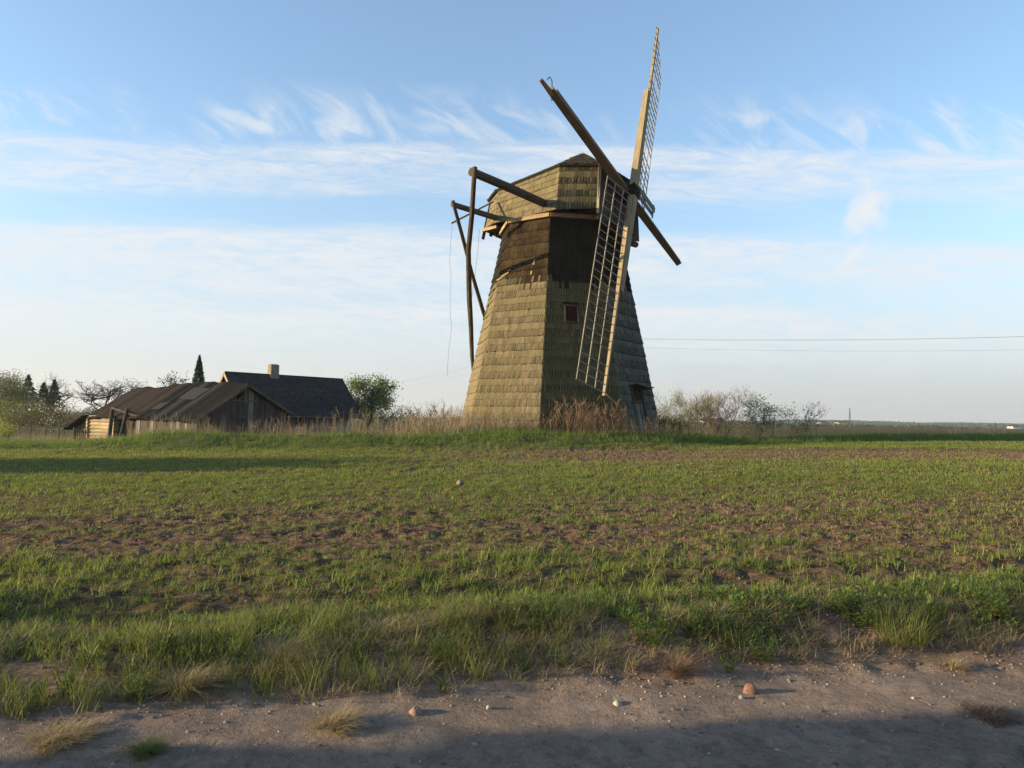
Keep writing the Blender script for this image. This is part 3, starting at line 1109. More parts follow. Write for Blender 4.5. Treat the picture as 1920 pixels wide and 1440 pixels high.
wc = face_hit(1071, 590, PH[0])
WX, WU, WN = face_frame(PH[0])
dc_t = face_hit(1192, 730, PH[1])
DX, DU, DN = face_frame(PH[1])
DW, DHt = 1.05, 1.85
WW, WH = 0.54, 0.66


def win_hole(p):
    q = p - wc
    return abs(q.dot(WX)) < WW / 2 + 0.02 and abs(q.dot(WU)) < WH / 2 + 0.1


def door_hole(p):
    q = p - dc_t
    return abs(q.dot(DX)) < DW / 2 + 0.02 and -DHt - 0.6 < q.dot(DU) < 0.05


ZD = 7.45                      # foot of the dark upper band


def tower_mat(k):
    def f(c, fr, rng):
        z = c[2] + rng.gauss(0, 0.11) + 0.9 * (float(fbm(np.array([c[0] * 1.1 + k * 7]), np.array([c[1] * 1.1]), 73, 2)[0]) - 0.5)
        if z > ZD - (0.12 if k in (1,) else 0):
            if k == 7:
                m = float(fbm(np.array([c[0] * 1.5]), np.array([c[2] * 1.5]), 71, 3)[0])
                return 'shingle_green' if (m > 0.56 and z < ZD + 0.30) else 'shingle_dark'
            return 'shingle_black'
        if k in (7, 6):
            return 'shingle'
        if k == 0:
            return 'shingle_green'  # face out of the sun takes the shaded, mossy copy
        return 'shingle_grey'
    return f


rs = random.Random(3)
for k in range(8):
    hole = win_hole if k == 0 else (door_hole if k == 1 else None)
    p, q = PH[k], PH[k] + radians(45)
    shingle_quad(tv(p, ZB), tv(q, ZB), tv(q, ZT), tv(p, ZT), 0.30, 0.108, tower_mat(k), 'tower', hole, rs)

# holes torn in the dark left face: pale boards showing
for (px, py, w, h, a) in ((948, 516, 0.42, 0.10, 0.5), (938, 524, 0.30, 0.08, 0.4), (1003, 492, 0.10, 0.26, 1.3), (998, 512, 0.07, 0.16, 1.4), (956, 508, 0.16, 0.06, 0.5)):
    X, U, N = face_frame(PH[7])
    c = face_hit(px, py, PH[7]) + N * 0.065
    b = MB()
    d = X * cos(a) + U * sin(a)
    e = -X * sin(a) + U * cos(a)
    if w > h:
        b.beam(c - d * w / 2, c + d * w / 2, h, 0.02, e)
    else:
        b.beam(c - U * h / 2 - X * 0.02, c + U * h / 2, w, 0.02, X)
    b.build('exposed_board', M['beam_light'], mill)

# window: frame, reddish shutter
wf = MB()
wo = wc + WN * 0.05
for s_ in (-1, 1):
    wf.beam(wo + WX * s_ * WW / 2 - WU * WH / 2, wo + WX * s_ * WW / 2 + WU * WH / 2, 0.05, 0.09, WX)
wf.beam(wo - WX * (WW / 2 + 0.06) + WU * (WH / 2 + 0.03), wo + WX * (WW / 2 + 0.06) + WU * (WH / 2 + 0.03), 0.05, 0.16, WU)
wf.beam(wo - WX * (WW / 2 + 0.02) - WU * (WH / 2 + 0.02), wo + WX * (WW / 2 + 0.02) - WU * (WH / 2 + 0.02), 0.05, 0.12, WU)
win = wf.build('window', M['beam_dark'], mill)
for i in range(3):
    w3 = WW / 3
    b = MB()
    c = wo + WX * (i - 1) * w3 * 0.97 - WN * 0.01
    b.beam(c - WU * WH / 2, c + WU * WH / 2, w3 * 0.9, 0.03, WX)
    o = b.build('shutter_board', M['red'], win)

# door with planks, frame and bowed canopy board
df = MB()
do = dc_t + DN * 0.02
dbt = do - DU * (DHt + 0.6)
for s_ in (-1, 1):
    df.beam(dbt + DX * s_ * DW / 2, do + DX * s_ * DW / 2, 0.09, 0.14, DX)
door_frame = df.build('door_frame', M['beam_dark'], mill)
dpl = MB()
dpl.beam(do - DX * DW / 2 * 0.9 - DU * 0.55, do + DX * DW / 2 * 0.9 - DU * 0.55, 0.10, 0.05, DU)
door = dpl.build('door', M['plank'], mill)
for i in range(7):
    w = DW * 0.9 / 7
    c = do + DX * (i - 3) * w - DN * 0.03
    b = MB()
    b.beam(c - DU * (DHt + 0.25 + random.uniform(-0.03, 0.03)), c - DU * 0.62, w * 0.92, 0.035, DX)
    b.build('door_plank', M['plank_grey'] if i in (2, 3, 5) else M['plank'], door)
cn = MB()
for i in range(6):
    f0, f1 = i / 6, (i + 1) / 6
    def cp(f):
        return do + DX * (-0.72 + 1.62 * f) + DU * (0.13 - 0.05 * sin(f * pi) - 0.10 * f) + DN * 0.2
    cn.beam(cp(f0), cp(f1) + DX * 0.005, 0.045, 0.46, DU)
cn.build('door_canopy', M['plank'], mill)

# curb ring at the top of the tower
for k in range(8):
    p, q = PH[k], PH[k] + radians(45)
    b = MB()
    b.beam(tv(p, ZT, 0.10) + [0, 0, 0.02], tv(q, ZT, 0.10) + [0, 0, 0.02], 0.17, 0.22, (0, 0, 1))
    b.build('curb_beam', M['beam_light'] if k in (7, 6, 0) else M['beam'], mill)

# ---- cap
TH = radians(55.2)
Nn = np.array([sin(TH), -cos(TH), 0])
Ww = np.array([-cos(TH), -sin(TH), 0])      # towards the camera's side
UP = np.array([0, 0, 1.0])


def cp3(u, w, z):
    return np.array([MX, MY, 0]) + Nn * u + Ww * w + UP * z


plan = [(2.95, 1.9), (1.47, 2.72), (-2.49, 1.85), (-3.5, 1.05)]
ring = plan + [(u, -w) for u, w in reversed(plan)]      # from front camera side round the tail to the far front
zlo = [10.52, 10.50, 10.62, 10.72]
zlo = zlo + zlo[::-1]
zhi = [12.45, 12.52, 12.25, 12.1]
zhi = zhi + zhi[::-1]
inset = 0.86
bot = [cp3(u, w, z) for (u, w), z in zip(ring, zlo)]
top = [cp3(u * 0.94 if u < 2 else u * 0.985, w * inset, z) for (u, w), z in zip(ring, zhi)]
cb = MB()
ins = lambda P, k=0.985: [np.array([MX, MY, 0]) + (p - [MX, MY, 0]) * [k, k, 1] for p in P]
bi, ti = ins(bot, 0.975), ins(top, 0.975)
cb.V = [tuple(v) for v in bi + ti]
cb.L = cb.V[:]
cb.R = [0.4] * 16
cb.Q = [(k, k + 8, (k + 1) % 8 + 8, (k + 1) % 8) for k in range(8)]
cb.T = []
cap = cb.build('cap', M['core'], mill)


def cap_mat(k):
    def f(c, fr, rng):
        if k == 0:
            return 'shingle' if rng.random() < 0.25 else 'shingle_green'  # dim front facet: mostly the shaded copy
        if k in (1, 2):
            return 'shingle'
        return 'shingle_grey'
    return f


for k in range(7):
    k2 = k + 1
    # the outside is to the left when walking the ring, so swap for outward normals
    shingle_quad(bot[k2], bot[k], top[k], top[k2], 0.285, 0.125, cap_mat(k), 'cap', None, rs, 0.05, jitter=0.03)
# roof: peak near the front, long back ridge falling to the tail
PK = cp3(1.15, 0, 13.78)
RE = cp3(-2.7, 0, 12.85)
ov = [np.array([MX, MY, 0]) + (p - [MX, MY, 0]) * [1.06, 1.06, 1] - [0, 0, 0.02] for p in top]
roofm = MB()
tris = [(ov[0], PK, ov[1]), (ov[1], PK, ov[2]), (ov[2], PK, RE), (ov[2], RE, ov[3]), (ov[3], RE, ov[4]), (ov[4], RE, ov[5]),
        (ov[5], RE, PK), (ov[5], PK, ov[6]), (ov[6], PK, ov[7]), (ov[7], PK, ov[0])]
for t in tris:
    k = len(roofm.V)
    lo_ = [np.array(p) - [0, 0, 0.06] for p in t]
    roofm.V += [tuple(p) for p in t] + [tuple(p) for p in lo_]
    roofm.L += [tuple(p) for p in t] * 2
    roofm.R += [0.5] * 6
    roofm.T += [(k, k + 1, k + 2), (k + 5, k + 4, k + 3)]
    roofm.Q += [(k, k + 2, k + 5, k + 3)]
roof = roofm.build('cap_roof', M['core'], mill)


def roof_mat(c, fr, rng):
    return 'shingle_roof'


def tri_shingles(a, b, apex, rows):
    """a->b eave seen from outside left to right, narrowing to apex"""
    shingle_quad(a, b, b + (apex - b) * 0.93, a + (apex - a) * 0.93, rows, 0.14, roof_mat, 'cap_roof', None, rs, 0.03, jitter=0.05, rib_alt=False)


for (a_, b_q, c_) in ((1, 0, PK), (2, 1, None), (3, 2, RE), (4, 3, RE), (0, 7, PK), (5, 4, RE), (6, 5, None), (7, 6, PK)):
    if c_ is None:
        A, B = ov[a_], ov[b_q]
        C, D = (PK, RE) if a_ == 2 else (RE, PK)
        # eave A(left)->B(right), ridge D(left) -> C(right)
        shingle_quad(A, B, C if a_ == 2 else D, D if a_ == 2 else C, 0.24, 0.14, roof_mat, 'cap_roof', None, rs, 0.03, jitter=0.05, rib_alt=False)
    else:
        tri_shingles(ov[a_], ov[b_q], c_, 0.24)

# gable boards on the front, lower apron on the far side
gb = 0
for i in range(13):
    w0 = 1.86 - i * 3.72 / 12
    wd = 0.29
    zb = 10.15 if w0 > 0.3 else 9.62
    zb += random.uniform(-0.12, 0.10)
    if i == 12:
        zb = 9.9
    b = MB()
    zt = 12.42
    b.beam(cp3(3.02, w0 * 1.0, zb), cp3(2.96, w0 * 0.90, zt), wd, 0.035, Ww)
    b.build('gable_board', M['plank'], cap)
b = MB()
b.beam(cp3(3.02, 1.98, 10.3), cp3(2.95, 1.70, 12.5), 0.07, 0.10, Ww)
b.build('corner_board', M['lath'], cap)
# tail boards below the skirt
b = MB()
b.beam(cp3(-3.62, 1.1, 10.2), cp3(-3.25, 0.92, 12.2), 0.20, 0.03, Ww)
b.build('tail_board', M['beam_dark'], cap)
for i in range(9):
    w0 = 0.9 - i * 0.24
    b = MB()
    b.beam(cp3(-3.30, w0, 10.38 + random.uniform(-0.05, 0.05)), cp3(-3.34, w0, 10.85), 0.22, 0.025, Ww)
    b.build('tail_skirt_board', M['beam_dark'], cap)
b = MB()
b.beam(cp3(-3.6, 1.15, 10.62), cp3(-2.4, 1.65, 10.52), 0.14, 0.10, UP)
b.build('tail_plate', M['beam_light'], cap)
# cap floor frame: long sheers under the cap and deck between
b = MB()
for w0 in (-1.3, 1.3):
    b.beam(cp3(-3.4, w0 * 0.8, 10.60), cp3(3.05, w0, 10.60), 0.2, 0.22, UP)
b.beam(cp3(-3.3, 0, 10.66), cp3(3.0, 0, 10.66), 0.06, 2.2, UP)
b.build('cap_frame', M['beam_dark'], cap)

# tail beams (round logs poking out toward the viewer's left)
B1a, B1b = at(1010, 377, 31.2), at(884, 322, 27.7)
B2a, B2b = at(935, 410, 33.9), at(848, 383, 31.7)
b = MB()
b.tube([B1a + (B1a - B1b) * 0.6, B1a, (B1a + B1b) / 2 + [0, 0, 0.02], B1b], [0.17, 0.17, 0.175, 0.165], 10, wob=0.03)
b.build('tail_beam', M['beam_dark'], mill)
b = MB()
b.tube([B2a + (B2a - B2b) * 0.6, B2a, B2b], [0.13, 0.13, 0.12], 10, wob=0.03)
b.build('tail_beam', M['beam_dark'], mill)
# metal/board hood over the beam where it leaves the cap
# braces hanging from the beams and meeting behind the tower
pts = [at(891, 313, 27.68), at(889, 330, 27.7), at(885, 400, 29.3), at(878, 470, 31.3), at(880, 560, 33.8), at(883, 610, 35.0), at(885, 668, 36.2), at(893, 740, 37.4)]
b = MB()
b.tube(pts, [0.085, 0.09, 0.10, 0.11, 0.12, 0.11, 0.10, 0.1], 8, wob=0.05)
b.build('tail_pole', M['beam_dark'], mill)
pts = [at(849, 376, 31.6), at(853, 392, 31.75), at(866, 440, 32.5), at(884, 510, 33.7), at(904, 578, 35.0), at(930, 660, 37.0)]
b = MB()
b.tube(pts, [0.075, 0.08, 0.085, 0.09, 0.095, 0.09], 8, wob=0.05)
b.build('tail_pole', M['beam_dark'], mill)
b = MB()
b.beam(at(846, 419, 32.0), at(925, 378, 33.8), 0.075, 0.06)
b.build('light_stick', M['beam_light'], mill)


def wire(name, pts, r, parent, mat='wire'):
    b = MB()
    b.tube(pts, r, 4)
    return b.build(name, M[mat], parent)


wire('hanging_wire', [at(848, 420, 32), at(845, 455, 32), at(843, 490, 32), at(846, 520, 32), at(844, 550, 32), at(844, 592, 32), at(847, 610, 32), at(841, 660, 32), at(838, 706, 32)], 0.007, mill)
wire('hanging_wire', [at(899, 430, 34.6), at(896, 470, 34.5), at(890, 520, 34.4), at(886, 550, 34.3), at(880, 585, 34)], 0.008, mill)

# ---- sails
HUB = np.array([4.978, 32.0, 11.587])
SN = np.array([0.8199, -0.5697, 0.0566])
D1 = np.array([0.1553, 0.3165, 0.9358])
D2 = np.array([-0.5510, -0.7585, 0.3480])
E1 = np.cross(D1, SN)
E1 /= np.linalg.norm(E1)
if E1[0] < 0:
    E1 = -E1
b = MB()
b.tube([HUB - SN * 1.9, HUB + SN * 0.28], [0.25, 0.23], 12)
b.build('windshaft', M['beam_dark'], mill)
b = MB()
b.beam(HUB - SN * 0.42, HUB + SN * 0.34, 0.50, 0.50, D1)
for a_ in (-0.30, 0.22):
    b.beam(HUB + SN * a_, HUB + SN * (a_ + 0.07), 0.56, 0.56, D1)
b.build('poll_end', M['iron'], mill)


def sail(dirn, edir, L, thick_to, parent, mkey, lattice, offs, taper=False, tip_extra=0.0):
    """stock as the sail's own mesh, whip, laths and bars as its pieces"""
    c0 = HUB + SN * offs
    b = MB()
    sec = thick_to / 4
    seg = [c0 + dirn * (sec * i) for i in range(5)]
    ws = [0.34, 0.33, 0.31, 0.29, 0.26]
    for i in range(4):
        b.beam(seg[i], seg[i + 1] + dirn * 0.002, ws[i], ws[i] * 0.92, edir, ws[i + 1], ws[i + 1] * 0.92, r=0.5)
    st = b.build('sail', M[mkey], parent)
    if not lattice:
        return st
    b = MB()
    we = edir * cos(radians(12)) - SN * sin(radians(12))
    wb = c0 + edir * 0.16 + SN * 0.02
    b.beam(wb + dirn * 0.3, wb + dirn * L, 0.13, 0.16, edir, 0.10, 0.10)
    b.build('whip', M['stock'], st)
    Wl = 1.62
    n = 26
    for i in range(n):
        r_ = 0.35 + (L - 0.45) * i / (n - 1)
        wl = Wl
        ext = 0.10
        if taper and r_ > 8.0:
            wl = Wl * max(0.12, 1 - (r_ - 8.0) / 1.75)
            ext = 0.22
        if i in ((7, 18) if taper else (21,)):
            continue
        p = wb + dirn * r_
        b = MB()
        j = random.uniform(-0.045, 0.045)
        b.beam(p - we * (ext + random.uniform(0, 0.05)) + dirn * j, p + we * (wl + random.uniform(-0.02, 0.06)) - dirn * j, 0.032, 0.03, dirn)
        b.build('sail_bar', M['lath'], st)
    for fr in (0.34, 0.67, 1.0):
        b = MB()
        end = L - 0.1
        if taper:
            end = {0.34: 9.3, 0.67: 8.75, 1.0: 8.1}[fr]
        p0, p1 = wb + we * Wl * fr + dirn * 0.33, wb + we * Wl * fr + dirn * end
        pm = (p0 + p1) / 2 + we * 0.02
        b.beam(p0, pm, 0.045, 0.03, we)
        b.beam(pm, p1, 0.045, 0.03, we)
        b.build('sail_lath', M['lath'], st)
    return st


s1 = sail(D1, E1, 9.64, 5.6, mill, 'stock', True, 0.16, True)
s1['label'] = 'upper latticed sail pointing to the sky'
s2 = sail(-D1, -E1, 9.64, 4.95, mill, 'stock', True, 0.16)
s2['label'] = 'lower latticed sail reaching almost to the weeds'
b = MB()
p = HUB + SN * 0.18 - D1 * 9.5
b.beam(p, p - D1 * 0.05 + E1 * 1.1, 0.05, 0.04, D1)
b.build('end_bar', M['lath'], s2)
s3 = sail(D2, E1, 9, 6.6, mill, 'brownstock', False, -0.14)
s3['label'] = 'broken bare sail stock pointing up left'
b = MB()
c0 = HUB - SN * 0.14
b.beam(c0 + D2 * 6.4 - D1 * 0.1, c0 + D2 * 7.25 - D1 * 0.1, 0.16, 0.14, D1, 0.10, 0.10)
b.build('stub', M['brownstock'], s3)
b = MB()
b.beam(c0 + D2 * 0.8 + E1 * 0.16 + D1 * 0.18, c0 + D2 * 6.3 + D1 * 0.20, 0.14, 0.16, D1)
b.build('whip', M['brownstock'], s3)
b = MB()
t0 = c0 + D2 * 6.5
b.tube([t0 + D1 * 0.1, t0 + D1 * 0.42 + D2 * 0.1, t0 + D1 * 0.45 + D2 * 0.28, t0 + D1 * 0.2 + D2 * 0.4], 0.018, 5)
b.tube([t0 - D1 * 0.12, t0 - D1 * 0.34 - D2 * 0.12], 0.02, 5)
b.build('bent_iron', M['iron'], s3)
s4 = sail(-D2, E1, 9, 5.9, mill, 'brownstock', False, -0.14)
s4['label'] = 'broken bare sail stock pointing down right'
for i, (r0, r1, o_, w) in enumerate(((0.5, 2.35, 0.66, 0.26), (0.7, 2.15, 0.33, 0.20))):
    b = MB()
    b.beam(HUB - D2 * r0 + D1 * o_ + SN * 0.06, HUB - D2 * r1 + D1 * o_ + SN * 0.06, w, 0.04, D1)
    b.build('sail_board', M['plank_grey'], s4)
b = MB()
b.beam(HUB - D2 * 2.15 + D1 * 0.1 + SN * 0.09, HUB - D2 * 2.15 + D1 * 0.8 + SN * 0.09, 0.06, 0.05, D2)
b.beam(HUB - D2 * 0.75 + D1 * 0.1 + SN * 0.09, HUB - D2 * 0.75 + D1 * 0.78 + SN * 0.09, 0.06, 0.05, D2)
b.build('sail_bar', M['lath'], s4)
# beam stubs poking from the tower on the right
b = MB()
b.tube([at(1150, 446, 33.4), at(1193, 459, 32.0)], [0.15, 0.13], 8)
b.build('beam_stub', M['beam_dark'], mill)
b = MB()
b.beam(at(1168, 431, 33), at(1189, 440, 32.1), 0.09, 0.05, UP)
b.build('beam_stub', M['beam_dark'], mill)
b = MB()
b.beam(at(1178, 442, 32.2), at(1190, 405, 31.6), 0.06, 0.06)
b.build('brace', M['lath'], mill)

# ---- shingles: the 300 that show largest as parts, the rest joined
CMI = CM.T
Cc = np.array([0, 0, EYE])


def proj(p):
    c = CMI @ (p - Cc)
    return np.array([960 + F * c[0] / -c[2], 720 - F * c[1] / -c[2]])


def shown(mt):
    o, X, U, N = mt[:3, 3], mt[:3, 0], mt[:3, 1], mt[:3, 2]
    c = o + U * 0.4
    if (Cc - c).dot(N) <= 0:
        return 0
    a, b_, d = proj(o - X / 2), proj(o + X / 2), proj(o - X / 2 + U * 0.78)
    e1, e2 = b_ - a, d - a
    q = proj(c)
    # behind the sail, weeds or the beams: keep but rank lower
    return abs(e1[0] * e2[1] - e1[1] * e2[0]) * (0.3 if q[1] > 775 else 1)


score = np.array([shown(s_[0]) for s_ in ALL_SH])
order = np.argsort(-score)
single = set(order[:290].tolist())
tm = {}
for i in single:
    mt, v, mk, grp = ALL_SH[i]
    key = (v, mk)
    if key not in tm:
        V, Q, r = TEMPL[v]
        me = np_mesh('shingle', V, Q, M[mk], np.full(8, r), V * [0.12, 0.3, 0.02] + [v * 0.37, 0, 0])
        tm[key] = me
    o = bpy.data.objects.new('shingle', tm[key])
    par = {'tower': mill, 'cap': cap, 'cap_roof': roof}[grp]
    link(o, par)
    pm = np.eye(4)
    pm[:3, 3] = parent_world(par)
    o.matrix_basis = Matrix((np.linalg.inv(pm) @ mt).tolist())
for grp, par in (('tower', mill), ('cap', cap), ('cap_roof', roof)):
    mats = sorted({s_[2] for s_ in ALL_SH if s_[3] == grp})
    for mk in mats:
        Vs, Qs, Rs, Ls = [], [], [], []
        k = 0
        rl = random.Random(9)
        for i, (mt, v, m_k, g_) in enumerate(ALL_SH):
            if g_ != grp or m_k != mk or i in single:
                continue
            V, Q, r = TEMPL[v]
            Vs.append(V @ mt[:3, :3].T + mt[:3, 3])
            Qs.append(Q + k)
            k += 8
            Rs.append(np.full(8, rl.random()))
            Ls.append(V * [0.12, 0.3, 0.02] + [rl.random() * 5, rl.random() * 5, 0])
        if not Vs:
            continue
        me = np_mesh('shingle_cladding', np.concatenate(Vs) - parent_world(par), np.concatenate(Qs), M[mk], np.concatenate(Rs), np.concatenate(Ls))
        o = bpy.data.objects.new('shingle_cladding', me)
        link(o, par)
        o['kind'] = 'stuff'

# ------------------------------------------------------------------ small lean-to box left of the mill
bx = empty('storage_bin', at(850, 800, 37.5) * [1, 1, 0] + [0, 0, 0.7])
tag(bx, 'low reddish wooden bin with a loose board on top beside the windmill base', 'bin')
o0 = np.array(bx.location)
for i in range(4):
    b = MB()
    z = 0.12 + i * 0.24
    b.beam(o0 + [-0.36, 0, z], o0 + [0.9, 0, z], 0.22, 0.04, UP)
    b.build('board', M['brownbox'], bx)
b = MB()
b.beam(o0 + [-0.36, 0.04, 0.48], o0 + [-0.36, 0.9, 0.48], 0.95, 0.04, UP)
b.beam(o0 + [0.86, 0.04, 0.48], o0 + [0.86, 0.9, 0.48], 0.95, 0.04, UP)
b.build('side_wall', M['brownbox'], bx)
b = MB()
b.beam(o0 + [-0.45, 0.3, 1.02], o0 + [0.95, 0.4, 0.99], 0.9, 0.035, (0, 1, 0))
b.build('lid', M['plank'], bx)
b = MB()
b.beam(o0 + [-0.5, 0.1, 1.12], o0 + [0.7, 0.2, 1.04], 0.12, 0.03, (0, 1, 0))
b.build('loose_board', M['plank'], bx)

# ------------------------------------------------------------------ barn
C0 = np.array([-16.9, 40.5, 0.0])
Aa = np.array([-0.816, 0.577, 0])
Bb = np.array([0.577, 0.816, 0])
BL, BW = 12.6, 5.6
barn = empty('barn', (C0[0], C0[1], -0.15))
tag(barn, 'low sagging log and plank barn with a dark patched gable roof', 'barn')


def bp(a_, b_, z):
    return C0 + Aa * a_ + Bb * b_ + UP * z


EV, RG, EV2 = 1.50, 3.33, 1.86


def rz(a_):            # sagging ridge
    return RG - 0.08 * a_ / BL + 0.04 * sin(a_ * 1.9) + 0.03 * sin(a_ * 4.3 + 1) + 0.20 * float(sst(0.0, 2.2, a_) * (1 - sst(5.5, 9.5, a_)))


def ez(a_):
    return EV + 0.10 * sin(pi * a_ / BL * 1.3) - 0.04 * (a_ / BL)


# inner dark core so one cannot look through the gaps
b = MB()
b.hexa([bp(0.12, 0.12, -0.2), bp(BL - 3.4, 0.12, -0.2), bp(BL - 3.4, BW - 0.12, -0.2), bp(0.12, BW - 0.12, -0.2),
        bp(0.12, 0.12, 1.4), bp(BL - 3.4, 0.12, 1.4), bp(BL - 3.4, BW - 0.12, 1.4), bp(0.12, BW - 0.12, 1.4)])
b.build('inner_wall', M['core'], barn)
# gable planks
nb = 15
for i in range(nb):
    f0, f1 = i / nb * BW, (i + 1) / nb * BW
    g_ = 0.03

    def gz(w):
        return (EV + (RG - EV) * w / (BW / 2) if w < BW / 2 else RG - (RG - EV2) * (w - BW / 2) / (BW / 2)) - 0.10
    z0 = -0.25
    cut = 0.0
    if i == 6:
        cut = 0.35
    b = MB()
    b.hexa([bp(-0.05, f0 + g_, z0), bp(-0.05, f1, z0), bp(0.0, f1, z0), bp(0.0, f0 + g_, z0),
            bp(-0.05, f0 + g_, gz(f0) - cut), bp(-0.05, f1, gz(f1) - cut), bp(0.0, f1, gz(f1) - cut), bp(0.0, f0 + g_, gz(f0) - cut)])
    pale = i in (7, 8, 11)
    b.build('plank', M['plank_grey'] if i in (8,) else M['plank'], barn)
for (z, w0, w1) in ((2.45, 1.9, 3.6), (1.5, 1.9, 2.9)):
    b = MB()
    b.beam(bp(-0.09, w0, z), bp(-0.09, w1, z), 0.09, 0.05, UP)
    b.build('batten', M['beam_dark'], barn)
b = MB()
b.beam(bp(-0.10, BW / 2 - 0.02, 2.3), bp(-0.10, BW / 2 - 0.02, RG + 0.08), 0.09, 0.05, Bb)
b.build('king_post', M['plank_grey'], barn)
# long side: grey leaning planks, opening with posts, log pen, lean-to
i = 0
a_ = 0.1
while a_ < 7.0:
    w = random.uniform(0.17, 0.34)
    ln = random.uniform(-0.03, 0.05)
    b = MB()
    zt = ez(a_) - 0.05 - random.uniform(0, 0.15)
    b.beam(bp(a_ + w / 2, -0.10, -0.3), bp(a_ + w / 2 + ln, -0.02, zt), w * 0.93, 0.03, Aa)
    b.build('plank', M['plank_grey'] if random.random() < 0.3 else M['plank'], barn)  # mostly dark planks, the shade of the weeds put into their colour
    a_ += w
for (a0, ln, r_) in ((7.35, -0.5, 0.11), (8.5, 0.1, 0.12)):
    b = MB()
    b.tube([bp(a0, -0.55, -0.3), bp(a0 + ln, -0.35, 1.9)], [r_, r_], 8)
    b.build('post', M['plank'], barn)
b = MB()
b.tube([bp(8.45, -0.45, 1.93), bp(6.0, -0.2, 1.45), bp(5.2, -0.15, 1.3)], 0.07, 6)
b.build('rail', M['beam_dark'], barn)
for j in range(8):
    b = MB()
    z = -0.16 + j * 0.215
    b.tube([bp(8.75 - random.uniform(0, 0.12), 0.0, z), bp(10.5, 0.02, z + 0.01), bp(12.15 + random.uniform(0, 0.15), 0.0, z)], [0.115, 0.125, 0.115], 8, wob=0.03)
    b.build('log', M['log'], barn)
for j in range(7):
    for aa in (8.75, 12.0):
        b = MB()
        z = -0.06 + j * 0.215
        b.tube([bp(aa, -0.22, z), bp(aa, 1.4, z)], 0.105, 8)
        b.build('log', M['log'], barn)
b = MB()
b.hexa([bp(8.9, 0.12, -0.2), bp(12.0, 0.12, -0.2), bp(12.0, 5.3, -0.2), bp(8.9, 5.3, -0.2), bp(8.9, 0.12, 1.45), bp(12.0, 0.12, 1.45), bp(12.0, 5.3, 1.45), bp(8.9, 5.3, 1.45)])
b.build('inner_wall', M['plank'], barn)
# lean-to at the far end
for j in range(9):
    a0 = 12.35 + j * 0.235
    zt = 1.40 - (a0 - 12.3) * 0.36
    b = MB()
    b.beam(bp(a0, 0.25, -0.3), bp(a0, 0.25, zt), 0.21, 0.03, Aa)
    b.build('plank', M['log'], barn)
# roof boards, left slope: strips running from ridge to eave
n_strip = 27
for i in range(n_strip):
    a0 = -0.35 + (BL + 0.35) * i / n_strip
    a1 = -0.35 + (BL + 0.35) * (i + 1) / n_strip - 0.02
    off = random.uniform(0, 0.04)
    eo = (-0.22 if a0 > 7.6 else -0.42) - random.uniform(0, 0.10)
    sl_ = (rz(max(0, a0)) - ez(max(0, a0))) / (BW / 2)

    def e3(a_, w, up=0.0):
        aa_ = max(0, a_)
        zz = ez(aa_) + (rz(aa_) - ez(aa_)) * w / (BW / 2)
        if a_ > BL - 0.9:
            zz -= (a_ - BL + 0.9) * 0.10
        return bp(a_, w, zz + 0.05 + off + up)
    b = MB()
    nm = np.cross(e3(a1, eo) - e3(a0, eo), e3(a0, BW / 2) - e3(a0, eo))
    if nm[2] < 0:
        nm = -nm
    b.slab([e3(a1, eo), e3(a0, eo), e3(a0, BW / 2 + 0.03), e3(a1, BW / 2 + 0.03)], nm, 0.04)
    mk = 'felt' if a0 > 5.7 else ('felt_pale' if i in (5, 8) else 'felt_dark')
    if i in (6, 7):
        mk = 'felt_dark'
    b.build('roof_board', M[mk], barn)
# pale patches laid on the dark roof
for (a0, a1, w0, w1) in ((2.5, 4.2, 1.2, 2.2), (4.5, 5.5, 0.3, 0.9)):
    def e4(a_, w):
        return bp(a_, w, ez(a_) + (rz(a_) - ez(a_)) * w / (BW / 2) + 0.115)
    b = MB()
    nm = np.cross(e4(a1, w0) - e4(a0, w0), e4(a0, w1) - e4(a0, w0))
    nm = nm if nm[2] > 0 else -nm
    b.slab([e4(a1, w0), e4(a0, w0), e4(a0, w1), e4(a1, w1)], nm, 0.015)
    b.build('roof_patch', M['felt_pale'], barn)
# right slope
for i in range(9):
    a0, a1 = -0.35 + (BL + 0.35) * i / 9, -0.35 + (BL + 0.35) * (i + 1) / 9 - 0.02

    def e5(a_, w):
        aa_ = max(0, a_)
        return bp(a_, w, rz(aa_) - (rz(aa_) - EV2) * (w - BW / 2) / (BW / 2) + 0.06)
    b = MB()
    nm = np.cross(e5(a1, BW) - e5(a0, BW), e5(a0, BW / 2) - e5(a0, BW))
    nm = nm if nm[2] > 0 else -nm
    b.slab([e5(a0, BW + 0.45), e5(a1, BW + 0.45), e5(a1, BW / 2), e5(a0, BW / 2)], nm, 0.05)
    b.build('roof_board', M['felt_dark'], barn)
# lean-to roof
b = MB()
q0, q1 = bp(12.2, -0.5, 1.40), bp(14.9, -0.45, 0.48)
q2, q3 = bp(14.9, 4.5, 0.55), bp(12.2, 4.5, 2.3)
nm = np.cross(q1 - q0, q3 - q0)
nm = nm if nm[2] > 0 else -nm
b.slab([q1, q0, q3, q2], nm, 0.06)
b.build('lean_to_roof', M['felt'], barn)
# barge boards of the gable
for (w0, z0, w1, z1) in ((-0.55, ez(0) - 0.36 + 0.03, BW / 2, RG + 0.0), (BW + 0.45, EV2 - 0.2, BW / 2, RG + 0.0)):
    b = MB()
    b.beam(bp(-0.38, w0, z0), bp(-0.38, w1, z1), 0.14, 0.04, UP)
    b.build('barge_board', M['beam_dark'], barn)

